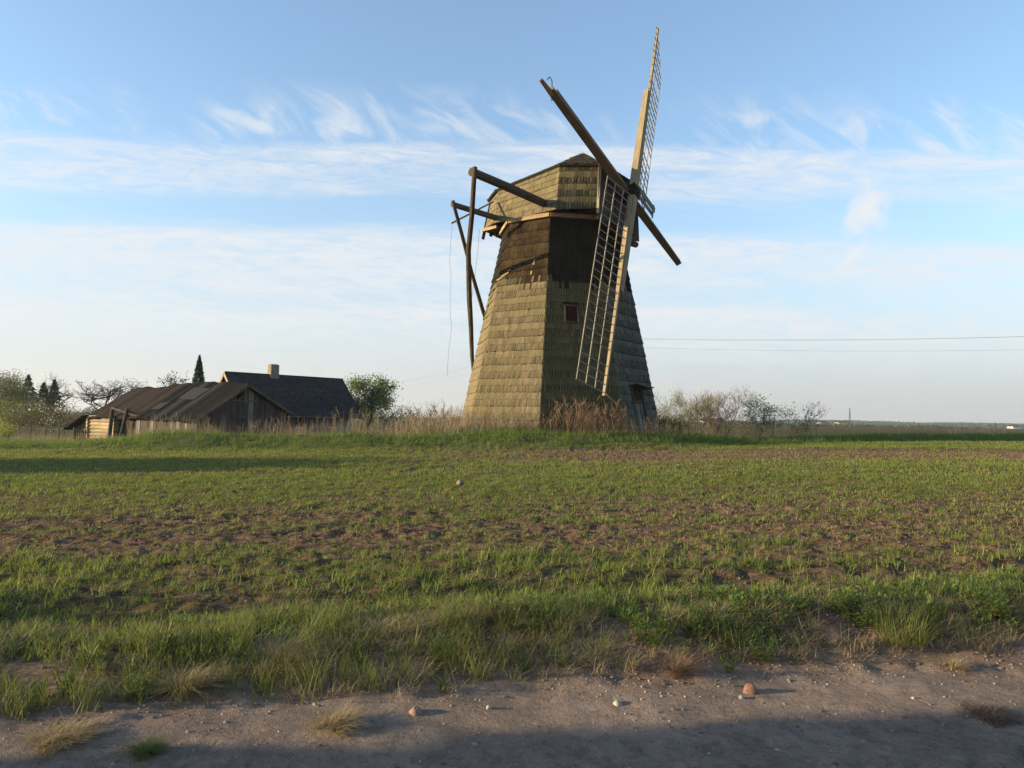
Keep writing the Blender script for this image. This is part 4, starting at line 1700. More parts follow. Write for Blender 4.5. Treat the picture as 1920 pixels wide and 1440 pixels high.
# ------------------------------------------------------------------ house behind
R0, R1 = np.array([-22.0, 58.0, 4.88]), np.array([-15.05, 65.0, 4.86])
He = (R1 - R0) / np.linalg.norm(R1 - R0)
HL = np.linalg.norm(R1 - R0)
Hn = np.array([He[1], -He[0], 0])           # front slope side
HWd, HE = 3.15, 1.75
house = empty('farmhouse', (R0[0], R0[1], -0.15))
tag(house, 'low farmhouse with a steep dark corrugated roof and one brick chimney', 'house')


def hp(e_, w, z):
    return np.array([R0[0], R0[1], 0]) + He * e_ + Hn * w + UP * z


b = MB()
b.hexa([hp(0.3, -2.7, -0.3), hp(HL - 0.3, -2.7, -0.3), hp(HL - 0.3, 2.7, -0.3), hp(0.3, 2.7, -0.3),
        hp(0.3, -2.7, 2.0), hp(HL - 0.3, -2.7, 2.0), hp(HL - 0.3, 2.7, 2.0), hp(0.3, 2.7, 2.0)])
b.build('wall', M['wall'], house)
for e_ in (0.32, HL - 0.32):
    for i in range(10):
        w0 = -2.7 + i * 0.54
        w1 = w0 + 0.52
        def gz2(w):
            return 4.80 - abs(w) * (4.88 - HE) / HWd - 0.05
        b = MB()
        b.hexa([hp(e_ - 0.03, w0, 1.95), hp(e_ - 0.03, w1, 1.95), hp(e_ + 0.03, w1, 1.95), hp(e_ + 0.03, w0, 1.95),
                hp(e_ - 0.03, w0, gz2(w0)), hp(e_ - 0.03, w1, gz2(w1)), hp(e_ + 0.03, w1, gz2(w1)), hp(e_ + 0.03, w0, gz2(w0))])
        b.build('gable_board', M['brownbox'], house)
# windows along the front
for i in range(3):
    e0 = 1.6 + i * 3.0
    b = MB()
    b.beam(hp(e0, 2.73, 0.7), hp(e0, 2.73, 1.6), 0.9, 0.05, He)
    wd_ = b.build('window', M['white'], house)
    b = MB()
    b.beam(hp(e0, 2.76, 0.76), hp(e0, 2.76, 1.54), 0.76, 0.03, He)
    b.build('pane', M['core'], wd_)
# corrugated sheets
n_c, n_r = 10, 4
sw = (HL + 0.7) / n_c
for side in (1, -1):
    for c in range(n_c):
        for r_ in range(n_r):
            e0 = -0.35 + c * sw
            f0, f1 = r_ / n_r, (r_ + 1) / n_r
            V, Q, L = [], [], []
            nn = 16
            lift = random.uniform(0, 0.015)
            for j, f in enumerate((f1 + 0.02, f0)):
                for k in range(nn + 1):
                    w = side * (HWd + 0.22) * f
                    z = 4.90 - (4.88 - HE + 0.22) * f + 0.025 * sin(k / nn * 2 * pi * 8) + (0.03 if j == 0 else 0.0) + lift
                    p = hp(e0 + sw * 0.99 * k / nn, w, z)
                    V.append(p)
                    L.append((k / nn * sw, 0, f * 3))
            Q = [(k, k + 1, nn + 2 + k, nn + 1 + k) for k in range(nn)]
            V = np.array(V)
            Vb = V - [0, 0, 0.02]
            m0 = len(V)
            Qb = [tuple(i_ + m0 for i_ in reversed(q_)) for q_ in Q]
            rim = [(k + 1, k, k + m0, k + 1 + m0) for k in range(nn)]
            VA = np.concatenate([V, Vb]) - np.array(house.location)
            me = np_mesh('roof_sheet', VA, np.array(Q + Qb + rim), M['sheet'], np.full(len(VA), random.uniform(0.2, 0.9)), np.array(L + L))
            o = bpy.data.objects.new('roof_sheet', me)
            link(o, house)
b = MB()
b.tube([hp(-0.36, 0, 4.93), hp(HL + 0.36, 0, 4.91)], 0.07, 6)
b.build('ridge_cap', M['sheet'], house)
for side in (1, -1):
    b = MB()
    b.beam(hp(-0.42, side * (HWd + 0.2), HE - 0.28), hp(-0.42, 0, 4.80), 0.20, 0.04, UP)
    b.build('barge_board', M['barge'], house)
# chimney
ce = HL * 0.372
b = MB()
b.hexa([hp(ce - 0.3, -0.24, 4.3), hp(ce + 0.3, -0.24, 4.3), hp(ce + 0.3, 0.24, 4.3), hp(ce - 0.3, 0.24, 4.3),
        hp(ce - 0.3, -0.24, 5.78), hp(ce + 0.3, -0.24, 5.78), hp(ce + 0.3, 0.24, 5.78), hp(ce - 0.3, 0.24, 5.78)])
chim = b.build('chimney', M['mortar'], house)
b = MB()
z = 4.36
row = 0
while z < 5.75:
    for (x0, y0, dxx, dyy, L_) in ((-0.36, -0.27, 1, 0, 0.72), (-0.36, 0.27, 1, 0, 0.72), (-0.33, -0.24, 0, 1, 0.48), (0.33, -0.24, 0, 1, 0.48)):
        nb_ = 3 if dxx else 2
        for k in range(nb_):
            l0, l1 = L_ * k / nb_ + 0.006, L_ * (k + 1) / nb_ - 0.006
            if dxx:
                b.beam(hp(ce + x0 + l0, y0, z), hp(ce + x0 + l1, y0, z), 0.068, 0.06 + random.uniform(0, 0.008), UP)
            else:
                b.beam(hp(ce + x0, y0 + l0, z), hp(ce + x0, y0 + l1, z), 0.068, 0.06 + random.uniform(0, 0.008), UP)
    z += 0.078
    row += 1
o = b.build('brickwork', M['brick'], house)
o['kind'] = 'stuff'
# low annex roof with a pale edge at the front
b = MB()
for i in range(5):
    e0 = 2.0 + i * 0.95
    b.slab([hp(e0, 4.6, 1.62), hp(e0 + 0.93, 4.6, 1.60), hp(e0 + 0.93, 3.0, 2.05), hp(e0, 3.0, 2.05)], (0, 0, 1), 0.04)
b.build('porch_roof', M['sheet'], house)
b = MB()
b.beam(hp(2.0, 4.62, 1.57), hp(6.8, 4.62, 1.55), 0.08, 0.04, UP)
b.build('eave_board', M['plank_grey'], house)
b = MB()
for e_ in (2.1, 4.4, 6.7):
    b.beam(hp(e_, 4.5, -0.3), hp(e_, 4.5, 1.55), 0.12, 0.12)
b.build('porch_posts', M['plank'], house)


# ------------------------------------------------------------------ trees
def grow(rng, base, hgt, spread, nmain, levels, wig=0.18, trunk=0.3, up=0.6, r0=None, bare_start=0.25, twigs=5, multi=False):
    segs, tips = [], []
    base = np.array(base, float)
    r0 = r0 or hgt * 0.022

    def branch(p, d, L, r, lev):
        n = 4 if lev < 2 else 3
        q = p
        dd = d / np.linalg.norm(d)
        nodes = [q]
        for i in range(n):
            dd = dd + np.array([rng.gauss(0, wig), rng.gauss(0, wig), rng.gauss(0, wig) + 0.05 * up])
            dd /= np.linalg.norm(dd)
            q = q + dd * L / n
            nodes.append(q)
        segs.append((nodes, [r * (1 - 0.6 * i / n) for i in range(n + 1)]))
        if lev >= levels:
            tips.append((nodes[-1], dd))
            tips.append((nodes[-2], dd))
            return
        k = nmain if lev == 0 else twigs
        for i in range(k):
            f = bare_start + (1 - bare_start) * (i + rng.random()) / k if lev == 0 else rng.uniform(0.25, 1)
            j = min(n - 1, int(f * n))
            pp = nodes[j] + (nodes[j + 1] - nodes[j]) * (f * n - j)
            a = rng.uniform(0, 2 * pi)
            side = np.array([cos(a), sin(a), 0])
            dirn = side * spread * rng.uniform(0.7, 1.2) + np.array([0, 0, up]) * rng.uniform(0.5, 1.2) + dd * 0.45
            branch(pp, dirn, L * rng.uniform(0.5, 0.72) * (1.0 if lev else 0.85), max(0.005, r * 0.5), lev + 1)
        tips.append((nodes[-1], dd))

    if multi:
        for i in range(multi):
            a = rng.uniform(0, 2 * pi)
            branch(base + np.array([cos(a), sin(a), 0]) * 0.12, np.array([cos(a) * spread * 0.6, sin(a) * spread * 0.6, 1.0]), hgt * rng.uniform(0.55, 0.8), r0, 0)
    else:
        branch(base - [0, 0, 0.1], np.array([rng.uniform(-0.08, 0.08), rng.uniform(-0.08, 0.08), 1.0]), hgt * 0.72, r0, 0)
    return segs, tips


def make_tree(name, label, cat, loc, hgt, mat_bark, mat_leaf, spread=0.8, nmain=8, levels=2, leaves=0, leaf=0.05, jit=0.25, seed=0, group=None, flat=None, minr=0.006, multi=False, **kw):
    rng = random.Random(seed)
    loc = np.array(loc, float)
    segs, tips = grow(rng, (0, 0, 0), hgt, spread, nmain, levels, multi=multi, **kw)
    root = empty(name, loc)
    b = MB()
    zmax = max(max(p[2] for p in nd) for nd, _ in segs)
    ks = hgt / max(zmax, 0.1)
    for nd, rd in segs:
        b.tube([np.array(p) * [1, 1, ks] + loc for p in nd], [max(minr, r) for r in rd], 5 if rd[0] > 0.04 else 3, cap=False)
    b.build('trunk', M[mat_bark], root)
    if leaves:
        rg = np.random.default_rng(seed)
        tp = np.array([t[0] for t in tips]) * [1, 1, ks]
        k = rg.integers(0, len(tp), leaves)
        P = tp[k] + rg.normal(0, jit, (leaves, 3))
        P[:, 2] = np.maximum(P[:, 2], 0.1)
        leaf_cloud('crown', P, leaf, M[mat_leaf], root, rg)
    tag(root, label, cat, group)
    return root


def leaf_cloud(name, P, size, mat, parent, rg, elong=1.5, world=False):
    n = len(P)
    u = rg.normal(0, 1, (n, 3))
    u /= np.linalg.norm(u, axis=1)[:, None]
    v = np.cross(u, rg.normal(0, 1, (n, 3)))
    v /= np.linalg.norm(v, axis=1)[:, None] + 1e-9
    s = size * rg.uniform(0.6, 1.3, n)[:, None]
    V = np.stack([P - u * s * elong / 2, P + v * s / 2, P + u * s * elong / 2, P - v * s / 2], 1).reshape(-1, 3)
    Q = np.arange(n * 4).reshape(-1, 4)
    me = np_mesh(name, V, Q, mat, np.repeat(rg.random(n), 4))
    o = bpy.data.objects.new(name, me)
    link(o, parent)
    return o


def ground(px, Y, dz=0.0):
    p = at(px, 700, Y)
    return np.array([p[0], Y, H(p[0], Y) + dz])


def top_h(px, Y, ytop):
    g = ground(px, Y)
    hgt = at(px, ytop, Y)[2] - g[2]
    return max(0.3, float(hgt))


def conifer(name, label, loc, hgt, rad, mat, n=1500, leaf=0.12, seed=0, group=None, column=False, cat='tree'):
    rg = np.random.default_rng(seed)
    root = empty(name, loc)
    b = MB()
    loc = np.array(loc, float)
    b.tube([loc, loc + [0, 0, hgt * 0.98]], [hgt * 0.018 + 0.02, 0.01], 6)
    b.build('trunk', M['bark_dark'], root)
    f = rg.random(n) ** 0.8
    z = hgt * (0.04 + 0.96 * f)
    if column:
        prof = rad * np.minimum(1, (1 - f) * 1.7 + 0.0) ** 0.85 * (0.85 + 0.3 * rg.random(n))
    else:
        layer = (np.floor(f * 11) + 1 - f * 11)
        prof = rad * (1 - f) * (0.55 + 0.6 * layer) + 0.04
    a = rg.uniform(0, 2 * pi, n)
    r = prof * np.sqrt(rg.uniform(0.25, 1, n)) * (1 + 0.15 * np.sin(a * 5 + f * 20))
    P = np.stack([r * np.cos(a), r * np.sin(a), z - (0 if column else 0.25) * r], -1)
    P[:, 2] = np.maximum(P[:, 2], 0.08)
    leaf_cloud('crown', P, leaf, M[mat], root, rg, 2.0)
    tag(root, label, cat, group)
    return root


# left woodland behind the bushes, about 85-95 m away
make_tree('birch_tree', 'tall pale green loose tree at the left edge behind the spruces', 'tree', ground(28, 88), top_h(28, 88, 699), 'bark', 'leaf_olive', 0.7, 10, 3, 6500, 0.095, 0.40, seed=11, minr=0.015)
make_tree('birch_tree', 'rounded pale green tree between the left edge and the first spruce', 'tree', ground(8, 80), top_h(8, 80, 714), 'bark', 'leaf_olive', 0.8, 9, 3, 5000, 0.09, 0.4, seed=12, minr=0.015)
conifer('spruce_tree', 'pointed dark spruce, tallest of the three in the far left wood', ground(54, 92), top_h(54, 92, 703), 2.9, 'needle', 1800, 0.16, 3)
conifer('spruce_tree', 'dark spruce standing between the pointed spruce and the bare tree', ground(83, 94), top_h(83, 94, 718), 2.6, 'needle', 1500, 0.16, 4)
conifer('spruce_tree', 'dark spruce in front of the twiggy bare tree at left', ground(103, 90), top_h(103, 90, 712), 2.4, 'needle', 1500, 0.16, 5)
make_tree('bare_tree', 'twiggy brown bare tree rising behind the right-hand spruce of the left wood', 'tree', ground(112, 98), top_h(112, 98, 700), 'bark_red', 'leaf_olive', 0.75, 11, 3, 500, 0.09, 0.3, seed=13, minr=0.014, twigs=6)
make_tree('bare_tree', 'small twiggy bare tree between the two left spruces', 'tree', ground(70, 100), top_h(70, 100, 712), 'bark_red', 'leaf_olive', 0.7, 8, 3, 200, 0.09, 0.3, seed=14, minr=0.014)
# bushes in front of them
bushes = [
    (14, 52, 747, 'leaf_green', 'fresh green bush at the left edge of the photo', 2600),
    (45, 49, 745, 'leaf_olive', 'olive twiggy bush in front of the spruces', 2000),
    (75, 56, 752, 'leaf_olive', 'sparse olive bush in front of the twiggy tree', 1300),
    (22, 44, 800, 'leaf_yellow', 'low yellow-green bush at the left edge of the field', 3000),
    (6, 41, 812, 'leaf_yellow', 'yellow-green clump cut by the left edge of the photo', 1500),
    (128, 50, 752, 'leaf_olive', 'thin budding orchard tree left of the lean-to', 700),
    (152, 57, 766, 'leaf_olive', 'small budding tree beside the lean-to roof', 500),
]
for i, (px, Y, yt, lm, lab, nl) in enumerate(bushes):
    h_ = top_h(px, Y, yt)
    make_tree('bush' if i < 5 else 'orchard_tree', lab, 'bush' if i < 5 else 'tree', ground(px, Y), h_, 'bark_red', lm, 1.0, 7, 2, nl, 0.055, 0.22, seed=30 + i, multi=4 if i < 5 else False, minr=0.009, bare_start=0.15, r0=0.04)
make_tree('blossom_tree', 'whitish bare branching tree in front of the left bushes', 'tree', ground(98, 47), top_h(98, 47, 758), 'plankbark' if False else 'bark', 'blossom', 0.9, 6, 2, 260, 0.035, 0.12, seed=41, minr=0.009)
# bare apple tree behind the barn
make_tree('apple_tree', 'wide bare apple tree with crooked branches left of the barn roof', 'tree', ground(205, 60), top_h(205, 60, 704), 'bark_dark', 'leaf_olive', 1.55, 11, 3, 0, seed=52, wig=0.30, up=0.55, minr=0.013, bare_start=0.3, twigs=7, r0=0.12)
# conifer behind the barn and its small companion
conifer('thuja_tree', 'narrow dark thuja standing behind the barn ridge', ground(373, 56), top_h(373, 56, 667), 0.7, 'thuja', 4200, 0.10, 6, column=True)
make_tree('juniper_bush', 'dark spreading juniper just left of the thuja', 'bush', ground(352, 55), top_h(352, 55, 703), 'bark_dark', 'thuja', 0.8, 8, 2, 900, 0.08, 0.15, seed=54)
# tree right of the house
make_tree('leafy_tree', 'rounded fresh green tree at the right end of the farmhouse', 'tree', ground(692, 66), top_h(692, 66, 708), 'bark', 'leaf_green', 0.95, 12, 3, 9000, 0.11, 0.28, seed=61, minr=0.012, bare_start=0.15)
make_tree('bush', 'dark green bush to the right of the rounded tree', 'bush', ground(738, 60), top_h(738, 60, 747), 'bark', 'leaf_deep', 0.9, 8, 2, 1300, 0.07, 0.2, seed=62, multi=4)
make_tree('bush', 'smaller dark bush with upright shoots near the bin', 'bush', ground(758, 57), top_h(758, 57, 755), 'bark', 'leaf_deep', 0.6, 6, 2, 500, 0.06, 0.15, seed=63, multi=4)
make_tree('bush', 'thin leafless bush between the dark bushes and the bin', 'bush', ground(800, 56), top_h(800, 56, 752), 'bark_red', 'leaf_yellow', 0.7, 6, 2, 160, 0.05, 0.15, seed=64, multi=4, minr=0.008)
make_tree('bush', 'thin leafless bush just left of the bin', 'bush', ground(825, 58), top_h(825, 58, 747), 'bark_red', 'leaf_yellow', 0.7, 6, 2, 120, 0.05, 0.15, seed=65, multi=3, minr=0.008)
# shrubs right of the mill
make_tree('shrub', 'pale budding shrub touching the right wall of the windmill', 'shrub', ground(1248, 41), top_h(1248, 41, 733), 'bark', 'leaf_pale', 0.7, 6, 3, 2200, 0.036, 0.12, seed=71, multi=5, minr=0.0045, r0=0.025)
make_tree('shrub', 'tall pale yellowish shrub right of the windmill', 'shrub', ground(1290, 40), top_h(1290, 40, 724), 'bark', 'leaf_pale', 0.75, 6, 3, 4200, 0.036, 0.14, seed=72, multi=6, minr=0.0045, r0=0.025)
make_tree('shrub', 'tall nearly leafless upright shrub between the yellowish and the green shrub', 'shrub', ground(1357, 42), top_h(1357, 42, 719), 'bark_red', 'leaf_pale', 0.5, 7, 3, 500, 0.03, 0.1, seed=73, multi=6, minr=0.005, r0=0.025)
make_tree('small_tree', 'small green budding tree with a trunk right of the leafless shrub', 'tree', ground(1420, 39), top_h(1420, 39, 736), 'bark', 'leaf_green', 1.0, 9, 3, 3000, 0.045, 0.12, seed=74, minr=0.005, r0=0.035, bare_start=0.2, twigs=5)
make_tree('small_tree', 'bare thorny little tree, rightmost of the row beside the windmill', 'tree', ground(1495, 40), top_h(1495, 40, 750), 'bark', 'leaf_deep', 1.0, 9, 3, 700, 0.04, 0.1, seed=75, minr=0.005, r0=0.03, bare_start=0.2, twigs=5)
make_tree('bush', 'low dark green bush at the foot of the windmill by the door', 'bush', ground(1265, 36.5), top_h(1265, 36.5, 782), 'bark', 'leaf_deep', 0.95, 7, 2, 2600, 0.05, 0.13, seed=76, multi=6, minr=0.0045, r0=0.02)
make_tree('bush', 'low yellowish bush behind the pale shrub', 'bush', ground(1385, 47), top_h(1385, 47, 772), 'bark', 'leaf_olive', 0.9, 6, 2, 700, 0.05, 0.13, seed=77, multi=5, minr=0.0045, r0=0.02)

# off to the left of the view: the roadside hedge that shades the foreground
for i, (hx, hy, hh) in enumerate([(-14.5, 0.42, 4.7), (-15.2, -2.1, 4.3), (-14.6, -4.3, 4.6), (-15.0, -6.5, 4.2)]):
    root = make_tree('roadside_bush', ['dense leafy roadside bush nearest the road edge', 'second dense leafy roadside bush from the road edge', 'third dense leafy roadside bush from the road edge', 'dense leafy roadside bush furthest behind the viewer'][i] + ' left of the view', 'bush',
                     (hx, hy, 0), hh * 0.8, 'bark', 'leaf_green', 0.35, 8, 2, 0, seed=90 + i, multi=5, r0=0.05, group='bushes beyond the left edge of the view')
    rgh = np.random.default_rng(400 + i)
    D = rgh.normal(0, 1, (9000, 3))
    D /= (np.abs(D) ** 3).sum(1)[:, None] ** (1 / 3)
    D *= rgh.uniform(0.2, 1, 9000)[:, None] ** 0.4
    D = D * [1.6, 1.45, hh / 2 - 0.1] * (1 + 0.12 * np.sin(D[:, :1] * 5 + D[:, 2:] * 4)) + [0, 0, hh / 2]
    leaf_cloud('crown', D, 0.17, M['leaf_green'], root, rgh)
for i, (hx, hy, hh, jt) in enumerate([(-27, 18.2, 4.6, 0.55), (-29, 15.4, 3.8, 0.6), (-11, 4.5, 1.85, 0.16)]):  # last one, a low unseen bush, is added to cast the near dark band
    make_tree('roadside_bush', ['leafy tree at the field edge beyond the left frame', 'second leafy tree of the field edge beyond the left frame', 'low unseen bush added beyond the left frame to shade the near field', 'low bush on the verge beyond the left frame'][i], 'bush',
              (hx, hy, H(hx, hy)), hh, 'bark', 'leaf_green', 0.8, 9, 2, 5000 if i < 2 else 1200, 0.2 if i < 2 else 0.08, jt, seed=95 + i, multi=5, r0=0.05, group='bushes beyond the left edge of the view')


# ------------------------------------------------------------------ dry weeds along the bank
def stem_template(h, r, kind, seed):
    rng = random.Random(seed)
    Vs, Ts, k = [], [], 0

    def strip(p, q, w):
        nonlocal k
        p, q = np.array(p), np.array(q)
        a = rng.uniform(0, pi)
        sd = np.array([cos(a), sin(a), 0]) * w / 2
        Vs.append(np.array([p - sd, p + sd, q + sd * 0.5, q - sd * 0.5]))
        Ts.append(np.array([(0, 1, 2), (0, 2, 3)]) + k)
        k += 4
    lx, ly = rng.gauss(0, 0.14), rng.gauss(0, 0.14)
    bend = rng.uniform(-0.2, 0.2)
    pts = [np.array([lx * f * h + bend * f * f * h * 0.5, ly * f * h, h * f]) for f in (0, 0.35, 0.7, 1)]
    for i in range(3):
        strip(pts[i], pts[i + 1], r * (1 - 0.22 * i))
    if kind == 'dock':
        for i in range(9):
            f = rng.uniform(0.45, 1)
            p = np.array([lx * f * h, ly * f * h, h * f])
            a = rng.uniform(0, 2 * pi)
            q = p + np.array([cos(a) * 0.10, sin(a) * 0.10, 0.15]) * rng.uniform(0.6, 1.4)
            strip(p, q, r * 1.1)
    elif kind == 'reed':
        for i in range(2):
            f = rng.uniform(0.2, 0.8)
            p = np.array([lx * f * h, ly * f * h, h * f])
            a = rng.uniform(0, 2 * pi)
            q = p + np.array([cos(a) * 0.12, sin(a) * 0.12, 0.2 * rng.uniform(0.3, 1)])
            strip(p, q, r * 0.8)
    V = np.concatenate(Vs)
    return V, np.concatenate(Ts), np.full(len(V), rng.random())


reeds = [stem_template(0.9, 0.014, 'reed', i) for i in range(12)]
docks = [stem_template(0.98, 0.013, 'dock', i + 50) for i in range(12)]
# belt from the barn to the mill
n = 7000
px = RNG.uniform(245, 1010, n)
x = (px - 960) / F * 31
y = edge_y(x) + RNG.uniform(2.2, 6.5, n)
x = (px - 960) / F * y
cl = fbm(x * 0.9, y * 0.6, 81, 3)
r = np.hypot(x - MX, y - MY)
m = (r > 4.5) & (RNG.random(n) < (cl - 0.15) * 1.3) & (y < 36.5)
x, y, cl = x[m], y[m], cl[m]
scl = RNG.uniform(0.45, 1.15, len(x)) * (0.55 + 0.75 * cl) * (0.75 + 0.3 * sst(-14, -4, x))
scatter_mesh('dry_weeds', reeds, x, y, hm(x, y), scl, M['reed'], label='tall dry straw-coloured stems between the barn and the windmill', cat='weeds', rmix=0.9)
# reddish dock before the mill
n = 300
x = np.concatenate([RNG.normal(3.0, 0.75, n), RNG.uniform(1.0, 6.6, 480), RNG.uniform(-14, -3, 350)])
y = np.concatenate([RNG.uniform(27.9, 29.4, n), RNG.uniform(28.0, 30.0, 480), RNG.uniform(28.6, 31, 350)])
yy = edge_y(x)
r = np.hypot(x - MX, y - MY)
m = (r > 4.75) & (y > yy + 0.5)
m &= RNG.random(len(x)) < 0.55
x, y = x[m], y[m]
scl = RNG.uniform(0.35, 1.2, len(x)) * (0.45 + 1.1 * fbm(x * 1.6, y * 1.6, 87, 2)) * np.where(np.abs(x - 3.1) < 1.5, 1.0, 0.66)
scatter_mesh('red_weeds', docks, x, y, hm(x, y), scl, M['dead_red'], label='reddish-brown dead dock stems in front of the windmill', cat='weeds', rmix=0.8)
# tan stems by the door, right of the mill and along the far right bank
n = 5200
x = RNG.uniform(3.5, 34, n)
y = edge_y(x) + RNG.uniform(1.5, 6, n)
cl = fbm(x * 0.7, y * 0.5, 85, 3)
r = np.hypot(x - MX, y - MY)
m = (r > 4.7) & (RNG.random(n) < np.where(x < 8, 0.8, sst(0.46, 0.62, cl) * 0.6))
x, y = x[m], y[m]
scatter_mesh('dry_weeds', reeds, x, y, hm(x, y), RNG.uniform(0.35, 0.85, len(x)), M['dry_grass'], label='scattered yellow dry stems on the bank right of the windmill', cat='weeds', rmix=0.9)
# reddish dry grass at far left by the fence
n = 5000
x = RNG.uniform(-30, -20, n)
y = RNG.uniform(36, 46, n)
m = (np.abs(x / y) < 0.72) & ((x - C0[0]) * -Bb[0] + (y - C0[1]) * -Bb[1] > 0.6)
x, y = x[m], y[m]
scatter_mesh('dry_weeds', reeds, x, y, hm(x, y), RNG.uniform(0.3, 0.7, len(x)), M['reed'], label='low pinkish dry grass along the wire fence at left', cat='weeds', rmix=0.9)


# ------------------------------------------------------------------ fence posts and pickets on the left
def on(px, Y):
    return ground(px, Y)


fence = empty('wire_fence', on(115, 42))
tag(fence, 'old wire fence on short wooden posts left of the barn', 'fence')
posts = [on(40, 46), on(64, 44.5), on(90, 43), on(115, 41.5), on(143, 40.8)]
for p in posts:
    b = MB()
    b.tube([p - [0, 0, 0.1], p + [random.uniform(-0.04, 0.04), 0, 0.95]], 0.05, 7, wob=0.05)
    b.build('post', M['plank_grey'], fence)
for z in (0.35, 0.8):
    b = MB()
    b.tube([p + [0, 0, z] for p in posts], 0.006, 4)
    b.build('wire', M['wire'], fence)
pick = empty('picket_fence', on(153, 41))
tag(pick, 'short dark picket gate beside the plank lean-to', 'gate')
for i in range(7):
    p = on(143 + i * 3.6, 41)
    b = MB()
    b.beam(p, p + [0, 0, 0.88 + random.uniform(-0.05, 0.05)], 0.06, 0.03, (1, 0, 0))
    b.build('picket', M['plank'], pick)
p0, p1 = on(142, 41.06), on(167, 41.06)
for z in (0.3, 0.7):
    b = MB()
    b.beam(p0 + [0, 0.03, z], p1 + [0, 0.03, z], 0.06, 0.03)
    b.build('rail', M['plank'], pick)

# stakes leaning right of the mill
for (px, Y, h_, dxs, lab) in ((1417, 33.4, 1.05, 0.0, 'upright pale stake below the small green tree'),
                              (1501, 34.2, 1.35, 0.35, 'tall pale stake leaning right below the bare thorny tree'),
                              (1525, 34.6, 1.1, -0.40, 'pale stake leaning left beside the tall stake'),
                              (1534, 34.8, 0.95, -0.22, 'shortest pale stake leaning left on the right bank'),
                              (1447, 34.0, 0.9, 0.12, 'slightly tilted thin stake between the two little trees')):
    p = ground(px, Y)
    b = MB()
    b.tube([p - [0, 0, 0.1], p + [dxs * 0.5, 0, h_ * 0.5], p + [dxs, 0, h_]], [0.03, 0.026, 0.02], 6)
    o = b.build('stake', M['beam_light'], None, loc=p)
    tag(o, lab, 'stake')

# ------------------------------------------------------------------ power line
poleB = ground(1062, 68)
poleA = np.array([52.0, 57.0, H(52, 57)])
poleC = np.array([-34.0, 158.0, H(-34, 158)])
for p, lab in ((poleA, 'wooden utility pole beyond the right edge carrying the wires'), (poleB, 'wooden utility pole hidden behind the windmill'), (poleC, 'distant wooden utility pole behind the farmhouse')):
    root = empty('utility_pole', p)
    tag(root, lab, 'pole')
    b = MB()
    b.tube([p, p + [0, 0, 9.3]], [0.13, 0.09], 8)
    b.build('pole', M['plank'], root)
    b = MB()
    b.beam(p + [-0.75, 0, 8.93], p + [0.75, 0, 8.93], 0.1, 0.1)
    b.build('crossarm', M['plank'], root)


def sagwire(a, b_, sag, lab):
    pts = []
    for i in range(25):
        f = i / 24
        pts.append(a + (b_ - a) * f - np.array([0, 0, sag * 4 * f * (1 - f)]))
    m = MB()
    m.tube(pts, 0.0065, 4)
    o = m.build('power_line', M['wire'], None)
    tag(o, lab, 'cable', 'overhead cables of the power line')
    return o


for dxw, zt, zs, l in ((-0.65, 9.0, 0.5, 'upper'), (0.65, 9.08, 0.5, 'second'), (0.0, 8.32, 0.5, 'lowest')):
    off = np.array([dxw, 0, zt])
    sagwire(poleB + off, poleA + off - np.array([0, 0, 0.45 if dxw == 0 else 0.0]), zs, l + ' overhead cable to the right of the windmill')
    sagwire(poleB + off, poleC + off * [1, 1, 1], 1.7, l + ' faint overhead cable to the left of the windmill')

# ------------------------------------------------------------------ far treeline, farms, mast
rg = np.random.default_rng(5)
n = 60000
fx = rg.uniform(380, 2100, n)
d0 = 1300 + 200 * np.sin(fx * 0.003)
fy = d0 + rg.uniform(0, 120, n)
hh = 1 + 9 * fbm(fx * 0.006, fx * 0, 91, 4) + 3 * fbm(fx * 0.05, fx * 0, 92, 3)
P = np.stack([fx, fy, 0.3 + rg.random(n) ** 0.7 * hh * sst(360, 620, fx)], -1)
o = leaf_cloud('distant_wood', P, 3.2, M['leaf_deep'], None, rg, 1.3)
tag(o, 'low band of distant woodland along the right horizon', 'woodland', kind='stuff')
n = 9000
fx = rg.uniform(100, 330, n)
fy = 520 + rg.uniform(0, 30, n)
P = np.stack([fx, fy, 0.2 + rg.random(n) * (0.6 + 2.6 * fbm(fx * 0.05, fx * 0, 93, 3))], -1)
o = leaf_cloud('distant_hedge', P, 1.1, M['leaf_olive'], None, rg, 1.3)
tag(o, 'thin olive hedge line on the plain right of the windmill', 'hedge', kind='stuff')


def farm(px, py_w, Y, L_, lab, h_=4.0):
    p = ground(px, Y)
    root = empty('farm_building', p)
    tag(root, lab, 'building')
    b = MB()
    b.hexa([p + [-L_ / 2, 0, 0], p + [L_ / 2, 0, 0], p + [L_ / 2, 12, 0], p + [-L_ / 2, 12, 0],
            p + [-L_ / 2, 0, h_], p + [L_ / 2, 0, h_], p + [L_ / 2, 12, h_], p + [-L_ / 2, 12, h_]])
    b.build('wall', M['white'], root)
    b = MB()
    b.slab([p + [-L_ / 2 - 1, -1, h_], p + [L_ / 2 + 1, -1, h_], p + [L_ / 2 + 1, 6, h_ + 2.4], p + [-L_ / 2 - 1, 6, h_ + 2.4]], (0, 0, 1), 0.3)
    b.slab([p + [-L_ / 2 - 1, 6, h_ + 2.4], p + [L_ / 2 + 1, 6, h_ + 2.4], p + [L_ / 2 + 1, 13, h_], p + [-L_ / 2 - 1, 13, h_]], (0, 0, 1), 0.3)
    b.build('roof', M['felt_pale'], root)
    for i in range(5):
        b = MB()
        xx = (i - 2) * L_ / 5.5
        b.beam(p + [xx - 1, -0.1, 2], p + [xx + 1, -0.1, 2], 1.2, 0.1, UP)
        b.build('window', M['core'], root)


